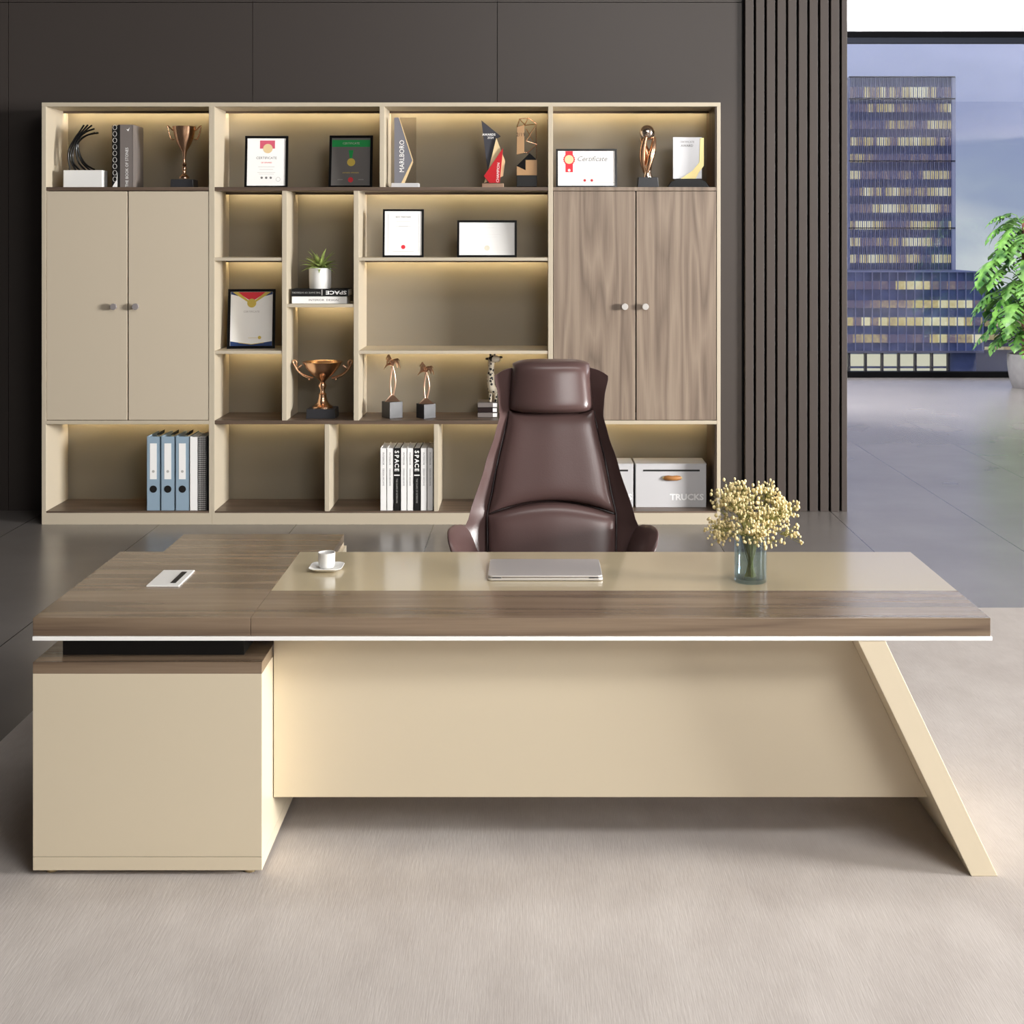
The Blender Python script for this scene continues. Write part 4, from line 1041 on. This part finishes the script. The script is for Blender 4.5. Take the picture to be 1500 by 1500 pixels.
obj('lettering', MB().text('CERTIFICATE', 0.012, X(1006), Y-0.0105, Zp(208)).text('AWARD', 0.016, X(1006), Y-0.0105, Zp(213.5)), 'grey_print', A)

# --- palm trophies
def palm(label, x, ytop, hb, Y, ybt, dark):
    s_ = sp(Y); cx = PX(x, Y)
    A = thing('palm_trophy', label, 'trophy', (cx, Y, Z616), 'trophies in the middle compartments')
    zt = Z616+hb*s_; w_ = 17.5*s_*(hb/23)**0.6
    b = MB().box(-w_*0.62, w_*0.62, -w_*0.62, w_*0.62, Z616, zt); b.xform(Matrix.Translation((cx, Y, 0)) @ Matrix.Rotation(math.radians(38), 4, 'Z'))
    obj('base', b, 'charcoal', A, bevel=0.002)
    htot = PZ(ytop, Y)-zt
    r0 = 10*s_
    b = MB(); b.add([(cx-r0, Y-r0*.7, zt), (cx+r0*1.25, Y-r0*.7, zt), (cx+r0, Y+r0*.7, zt), (cx-r0, Y+r0*.7, zt), (cx-r0*.1, Y, zt+htot*0.16), (cx+r0*.15, Y, zt+htot*0.15)], [(0,1,5,4), (1,2,5), (2,3,4,5), (3,0,4), (3,2,1,0)])
    obj('mound', b, 'rose', A, smooth=30)
    hub = Vector((cx+0.5*s_, Y, zt+htot*0.76))
    b = MB()
    for q in (-1, 1):
        b.tube([tuple(p) for p in smooth_path([(cx+q*1.5*s_, Y, zt+htot*0.12), (cx+q*3.6*s_+1*s_, Y, zt+htot*0.38), (cx+q*2.4*s_+1*s_, Y, zt+htot*0.6), tuple(hub)], 5)], 0.0055, 8)
    obj('trunk', b, 'rose', A, smooth=60)
    b = MB()
    for k in range(8):
        a = 2*math.pi*k/8+0.3; R = 13.5*s_*(0.85+0.3*(k % 3)/2); up = (0.10 if k % 2 else 0.05)*htot*2.2
        d = Vector((math.cos(a), math.sin(a)*0.8, 0)); sd = Vector((-math.sin(a), math.cos(a), 0))
        rws = []
        for t in range(7):
            u = t/6; p = hub + d*R*u + Vector((0, 0, (up*math.sin(u*math.pi*0.9)*0.8 - 0.06*htot*u*u) + (0.13, -0.05, 0.06)[k % 3]*htot*u)); wd = (0.002+0.016*math.sin(math.pi*min(1, u*1.02)))
            rws.append([tuple(p-sd*wd-Vector((0,0,wd*.5))), tuple(p+Vector((0,0,wd*.3))), tuple(p+sd*wd-Vector((0,0,wd*.5))), tuple(p-Vector((0,0,wd*.2)))])
        b.grid(rws, closeu=True)
    obj('fronds', b, 'rose', A, smooth=40)
palm('taller rose gold palm tree trophy on a dark cube', 574.5, 519.5, 24, 5.12, 614, 0)
palm('shorter rose gold palm tree trophy on a dark cube', 624, 531, 21, 5.11, 613, 1)

# --- giraffe figurine standing on small books
Y = 5.14; X = lambda x: PX(x, Y); Zp = lambda y: PZ(y, Y)
GG = 'small books stacked beside the chair headrest'
def flat_book(label, x0_, x1_, zb, zt, Y0, dep, mat, group, name='book'):
    o = thing(name, label, 'book', ((x0_+x1_)/2, Y0+dep/2, zb), group)
    t = 0.003
    obj('cover', MB().box(x0_, x1_, Y0, Y0+dep, zb, zb+t).box(x0_, x1_, Y0, Y0+dep, zt-t, zt).box(x0_, x1_, Y0, Y0+t, zb, zt), mat, o, bevel=0.001)
    obj('pages', MB().box(x0_+0.004, x1_-0.004, Y0+t, Y0+dep-0.004, zb+t, zt-t), 'paper', o)
    return o
zg = Z616; hk = 7.3*sp(Y)
for k, (mt, lb) in enumerate((('grey_book', 'lowest grey book under the spotted giraffe'), ('leather_dark', 'dark brown book in the middle of the stack under the giraffe'), ('grey_book', 'uppermost grey book directly under the giraffe'))):
    o = flat_book(lb, X(700), X(729), zg+0.0004, zg+hk, Y-0.02, 0.18, mt, GG); zg += hk
    obj('label_sticker', MB().box(X(722), X(728), Y-0.0212, Y-0.02, zg-hk+0.004, zg-0.004), 'paper', o)
G_ = thing('giraffe_figurine', 'spotted black and white giraffe figurine partly behind the chair', 'figurine', (X(724), Y+0.06, zg))
for (lx, ly) in ((718, 0.03), (726, 0.03), (718, 0.085), (726, 0.085)):
    obj('leg', MB().tube([(X(lx), Y+ly, zg+0.0005), (X(lx), Y+ly, zg+0.055)], [0.009, 0.011], 8), 'spots', G_, smooth=60)
b = MB().tube([tuple(p) for p in smooth_path([(X(728), Y+0.06, zg+0.065), (X(720), Y+0.06, zg+0.09), (X(718.5), Y+0.06, zg+0.18), (X(720), Y+0.06, zg+0.27)], 6)], [0.036]*3+[0.031]*4+[0.025]*6+[0.021]*6, 14)
obj('body', b, 'spots', G_, smooth=70)
b = MB().ball((X(724), Y+0.05, zg+0.285), 0.034, 14, 1.25, 0.8, 0.75); obj('head', b, 'spots', G_, smooth=70)
b = MB().tube([(X(718.5), Y+0.06, zg+0.295), (X(717.5), Y+0.06, zg+0.33)], [0.005, 0.007], 8).tube([(X(724), Y+0.05, zg+0.30), (X(725), Y+0.05, zg+0.335)], [0.005, 0.007], 8)
obj('horns', b, 'black', G_, smooth=60)
b = MB().ball((X(713.5), Y+0.06, zg+0.285), 0.012, 8, 1.2, .5, .7).ball((X(733), Y+0.06, zg+0.295), 0.012, 8, 1.2, .5, .7); obj('ears', b, 'black', G_, smooth=60)

# --- stacked books and succulent
Y = 5.03; X = lambda x: PX(x, Y)
GS = 'two books lying flat under the succulent'
z0 = Z445; h1 = 10.8*sp(Y)
o = flat_book('white book lying at the bottom under the black one below the succulent', X(427.5), X(508), z0, z0+h1, Y, 0.2, 'paper', GS)
obj('lettering', MB().text('INTERIOR  DESIGN', 0.014, X(474), Y-0.0003, z0+h1/2, sx=1.2), 'grey_print', o)
o = flat_book('black book with white lettering lying flat under the potted succulent', X(427), X(510.5), z0+h1+0.0005, z0+2*h1, Y-0.004, 0.2, 'black', GS)
obj('lettering', MB().text('SPACE', 0.024, X(492.5), Y-0.0043, z0+1.5*h1, rot=math.pi, sx=1.45, bold=0.03), 'paper', o)
obj('divider_line', MB().box(X(471), X(472.5), Y-0.0045, Y-0.004, z0+h1+0.006, z0+2*h1-0.004), 'light_print', o)
obj('subtitle', MB().text('THE SHAPE OF INTERIORS', 0.011, X(449), Y-0.0043, z0+1.5*h1, rot=math.pi, sx=1.05), 'light_print', o)
Yp = 5.12; zp = z0+2*h1
A = thing('potted_succulent', 'small spiky green succulent in a white round pot on stacked books', 'plant', (PX(469, Yp), Yp, zp), world=False)
sY = sp(Yp); R = 16.2*sY; H = 30*sY
obj('pot', MB().lathe([(R*0.94, 0), (R*0.97, 0.004), (R, H*0.5), (R, H), (R*0.92, H), (R*0.90, H-0.012), (0.002, H-0.012)], n=36), 'white', A, smooth=40)
obj('soil', MB().lathe([(R*0.91, H-0.014), (R*0.91, H-0.009)], n=24), 'soil', A)
b = MB(); random.seed(3)
for k in range(34):
    a = k*2.4; ring = k/34; el = math.radians(12+70*(1-ring)**0.8); ln = (0.115+0.045*random.random())*(0.8+0.3*ring)
    d = Vector((math.cos(a), math.sin(a), 0)); sd = Vector((-math.sin(a), math.cos(a), 0)); rows = []
    p = Vector((0, 0, H-0.012))+d*0.012
    ang = math.radians(88-62*(1-ring))
    for t in range(7):
        u = t/6; wd = 0.0135*(1-u)**0.7*(0.6+1.2*u*(1-u)*2)+0.0008
        an = ang - u*1.25*(1-ring*0.5)
        if t: p = p + (d*math.cos(an)+Vector((0,0,math.sin(an))))*ln/6
        rows.append([tuple(p-sd*wd+Vector((0,0,wd*.4))), tuple(p-Vector((0,0,wd*.35))), tuple(p+sd*wd+Vector((0,0,wd*.4))), tuple(p+Vector((0,0,0.001)))])
    b.grid(rows, closeu=True)
obj('leaves', b, 'leaf_small', A, smooth=60)

# --- ring binders
Y = 5.0; X = lambda x: PX(x, Y); Zp = lambda y: PZ(y, Y)
GR = 'blue ring binders in the base of the cream cabinet'
bl_lab = ('pale blue ring binder at the free end of the row, nearest the empty niche', 'middle one of the three pale blue ring binders', 'pale blue ring binder touching the plain white book')
for k, (x0_, x1_) in enumerate(((215, 234.2), (236, 255.6), (257.3, 277))):
    A = thing('ring_binder', bl_lab[k], 'binder', (X((x0_+x1_)/2), Y+0.14, Z749), GR)
    zt = Zp(639.5); a, c = X(x0_), X(x1_)
    obj('cover', MB().box(a, a+0.003, Y, Y+0.28, Z749, zt).box(c-0.003, c, Y, Y+0.28, Z749, zt).box(a, c, Y, Y+0.003, Z749, zt), 'blue_bin', A, bevel=0.0008)
    obj('papers', MB().box(a+0.006, c-0.006, Y+0.02, Y+0.26, Z749+0.004, zt-0.03), 'paper', A)
    xm = (a+c)/2
    lb = obj('spine_label', MB().box(xm-5*sp(Y), xm+5*sp(Y), Y-0.001, Y, Zp(702), Zp(649.5)), 'paper', A)
    obj('dot', MB().disc(xm, Y-0.001, Zp(690.5), 0.009), 'light_print', lb)
    obj('finger_hole', MB().lathe([(5.3*sp(Y), -0.0015), (5.3*sp(Y), 0.0)], n=24).xform(Matrix.Translation((xm, Y-0.0015, Zp(716.5))) @ Matrix.Rotation(math.radians(90), 4, 'X')), 'black', A)
    obj('lever', MB().prism([(xm-0.01, zt-0.002), (xm+0.02, zt-0.002), (xm+0.022, zt+0.02)], Y+0.1, Y+0.2), 'black', A)
def upright(label, x0_, x1_, yt, mat, grp, dep=0.25):
    o, a, c, zt = book(label, x0_, x1_, yt, Z749, Y, dep, mat, grp); return o, a, c, zt
GX = 'slim books beside the blue binders'
upright('plain white book between the blue binders and the lattice-patterned book', 278, 289.7, 640, 'paper', GX)
upright('book with a black and white lattice spine beside the white book', 290, 302, 640, 'checker', GX)
upright('narrow black book squeezed against the cabinet side panel', 302.3, 305.8, 639, 'black', GX)
# --- SPACE books
Y = 5.0
GQ = 'tall white and black books in the base of the open shelving unit'
Xl = [(557, 566.4, 'w', 'white book at the free end of the row, beside the empty compartment floor'), (566.6, 576, 'w', 'white book touching the first black lettered book'), (576.6, 586.2, 'b', 'black lettered book with two white books before it and two after it'),
      (587, 596, 'w', 'white book just after the first black lettered book'), (596.2, 605.3, 'w', 'white book just before the second black lettered book'), (606, 615.4, 'b', 'black lettered book beside the shaded white pair at the divider'),
      (616.2, 625.4, 'w', 'shaded white book just after the second black lettered book'), (625.6, 634.8, 'w', 'shaded white book pressed against the cream divider')]
for (x0_, x1_, t, lb) in Xl:
    o, a, c, zt = upright(lb, x0_, x1_, 656.5, 'paper' if t == 'w' else 'black', GQ, 0.27)
    xm = (a+c)/2
    if t == 'b':
        b = MB()
        for i_, ch in enumerate('SPACE'): b.text(ch, 0.028, xm, Y-0.0004, Zp(662+6.6*i_), rot=-math.pi/2, sx=1.0, bold=0.03)
        obj('lettering', b, 'paper', o)
        obj('divider_line', MB().box(a+0.002, c-0.002, Y-0.0005, Y, Zp(697), Zp(695.3)), 'paper', o)
        obj('subtitle', MB().text('THE SHAPE OF INTERIORS', 0.010, xm, Y-0.0004, Zp(719), rot=-math.pi/2, sx=1.0), 'light_print', o)
    else:
        obj('lettering', MB().text('INTERIOR', 0.011, xm, Y-0.0004, Zp(672), rot=-math.pi/2, sx=1.25).text('DESIGN ARCHIVE', 0.010, xm, Y-0.0004, Zp(699), rot=-math.pi/2, sx=1.05), 'grey_print', o)

# --- storage boxes
GT = 'light grey storage boxes in the niche under the walnut doors'
Y = 5.10; X = lambda x: PX(x, Y); Zp = lambda y: PZ(y, Y)
for (x0_, x1_, lb) in ((826, 927.5, 'light grey lettered storage box mostly hidden by the chair back'), (931, 1034.5, 'light grey lettered storage box with its tan handle in full view')):
    A = thing('storage_box', lb, 'box', (X((x0_+x1_)/2), Y+0.12, Z749), GT)
    a, c, zt = X(x0_), X(x1_), Zp(681)
    d = obj('box_body', MB().box(a, c, Y, Y+0.24, Z749, zt), 'box_grey', A, bevel=0.003)
    obj('lid', MB().box(a-0.002, c+0.002, Y-0.003, Y+0.243, zt, zt+0.008), 'box_grey', A, bevel=0.002)
    m_ = lambda x: X(x + (x0_-931))
    obj('slot', MB().box(m_(942), m_(1025), Y-0.0015, Y, Zp(690.5), Zp(688)), 'black', A)
    hz = Zp(700)
    obj('handle', MB().tube([(m_(973.5), Y-0.004, hz), (m_(979), Y-0.014, hz+0.001), (m_(985), Y-0.017, hz), (m_(991), Y-0.014, hz+0.001), (m_(996), Y-0.004, hz)], [0.014, 0.018, 0.016, 0.018, 0.014], 10), 'tan', A, smooth=60)
    obj('stud', MB().ball((m_(972), Y-0.003, hz), 0.009, 10).ball((m_(997.5), Y-0.003, hz), 0.009, 10), 'gold_metal', A, smooth=60)
    obj('lettering', MB().text('TRUCKS', 0.040, m_(1006), Y-0.0006, Zp(728), sx=1.08, bold=0.035), pbr('white_letters', rgb(255, 255, 255), 0.5), A)

# ================================================================== BIG PLANT
PY = 13.2; px_ = PX(1504, PY)
A = thing('monstera_plant', 'tall climbing split-leaf plant in a grey pot by the far window', 'plant', (px_, PY, 0), world=False)
obj('pot', MB().lathe([(0.165, 0), (0.175, 0.01), (0.215, 0.15), (0.236, 0.30), (0.236, 0.43), (0.22, 0.43), (0.215, 0.39), (0.01, 0.39)], n=40), 'pot_grey', A, smooth=40)
obj('soil', MB().lathe([(0.214, 0.38), (0.214, 0.40)], n=30), 'soil', A)
obj('moss_pole', MB().lathe([(0.06, 0.38), (0.062, 1.2), (0.058, 2.1), (0.03, 2.13)], n=16), 'moss_pole', A, smooth=40)
def monstera(mb, base, d, size, droop, roll):
    """one heart-shaped split leaf; base point, direction d, hanging down by droop"""
    d = d.normalized(); up = Vector((0, 0, 1)); sd = d.cross(up).normalized()
    nrm = sd.cross(d).normalized()
    outl = []
    def half(s__):
        N = 12
        for i in range(N+1):
            t = i/N
            wd = 0.52*math.sin(math.pi*min(1, t**0.72))**0.8*(1-0.25*t) + (0.04 if t == 0 else 0)
            yield t, wd*s__
    mid = [(t, 0) for t, _ in half(1)]
    def P3(t, x):
        ang = -droop*t; y = t - 0.12*(1 if abs(x) > 0.05 and t < 0.1 else 0)
        p = base + d*(size*y*math.cos(droop*0.5*t)) + Vector((0, 0, -size*t*math.sin(droop*t*0.9))) + sd*(x*size) + nrm*(-abs(x)**1.5*size*0.7 + roll*x*size*0.4)
        return tuple(p)
    for s__ in (-1, 1):
        pts = list(half(s__)); N = len(pts)
        for i in range(N-1):
            (t0, x0), (t1, x1) = pts[i], pts[i+1]
            gap = 0.35 if (2 <= i <= 9 and i % 2 == 0) else 0.0
            if gap:
                # split: this lobe only runs part of the way out
                q0 = 0.42; mb.add([P3(t0, 0), P3(t1, 0), P3(t1, x1*q0), P3(t0, x0*q0)], [(0, 1, 2, 3)])
            else:
                fan = 0.03
                mb.add([P3(t0, 0), P3(t1, 0), P3(t1, x1*0.5), P3(t1+fan, x1), P3(t0-0.0, x0), P3(t0, x0*0.5)], [(0, 1, 2, 5), (5, 2, 3, 4)])
random.seed(11); lf = MB(); stm = MB()
for k in range(100):
    h = 0.55 + 1.65*(k+random.random())/100
    a = k*2.399 + random.uniform(-0.3, 0.3)
    reach = random.uniform(0.14, 0.34)*(1.15 if h < 1.6 else 0.85)
    d = Vector((math.cos(a), math.sin(a), 0))
    p0 = Vector((0, 0, h-0.12))+d*0.055; p1 = p0 + d*reach + Vector((0, 0, 0.12+0.08*random.random()))
    stm.tube([tuple(q) for q in (p0, p0.lerp(p1, 0.5)+Vector((0, 0, 0.05)), p1)], 0.006, 6)
    monstera(lf, p1, d+Vector((random.uniform(-.3, .3), random.uniform(-.3, .3), random.uniform(-0.1, 0.35))), random.uniform(0.24, 0.38), random.uniform(0.9, 1.7), random.uniform(-0.5, 0.5))
obj('stems', stm, 'stem_green', A, smooth=60)
obj('leaves', lf, 'leaf', A, fix=False)
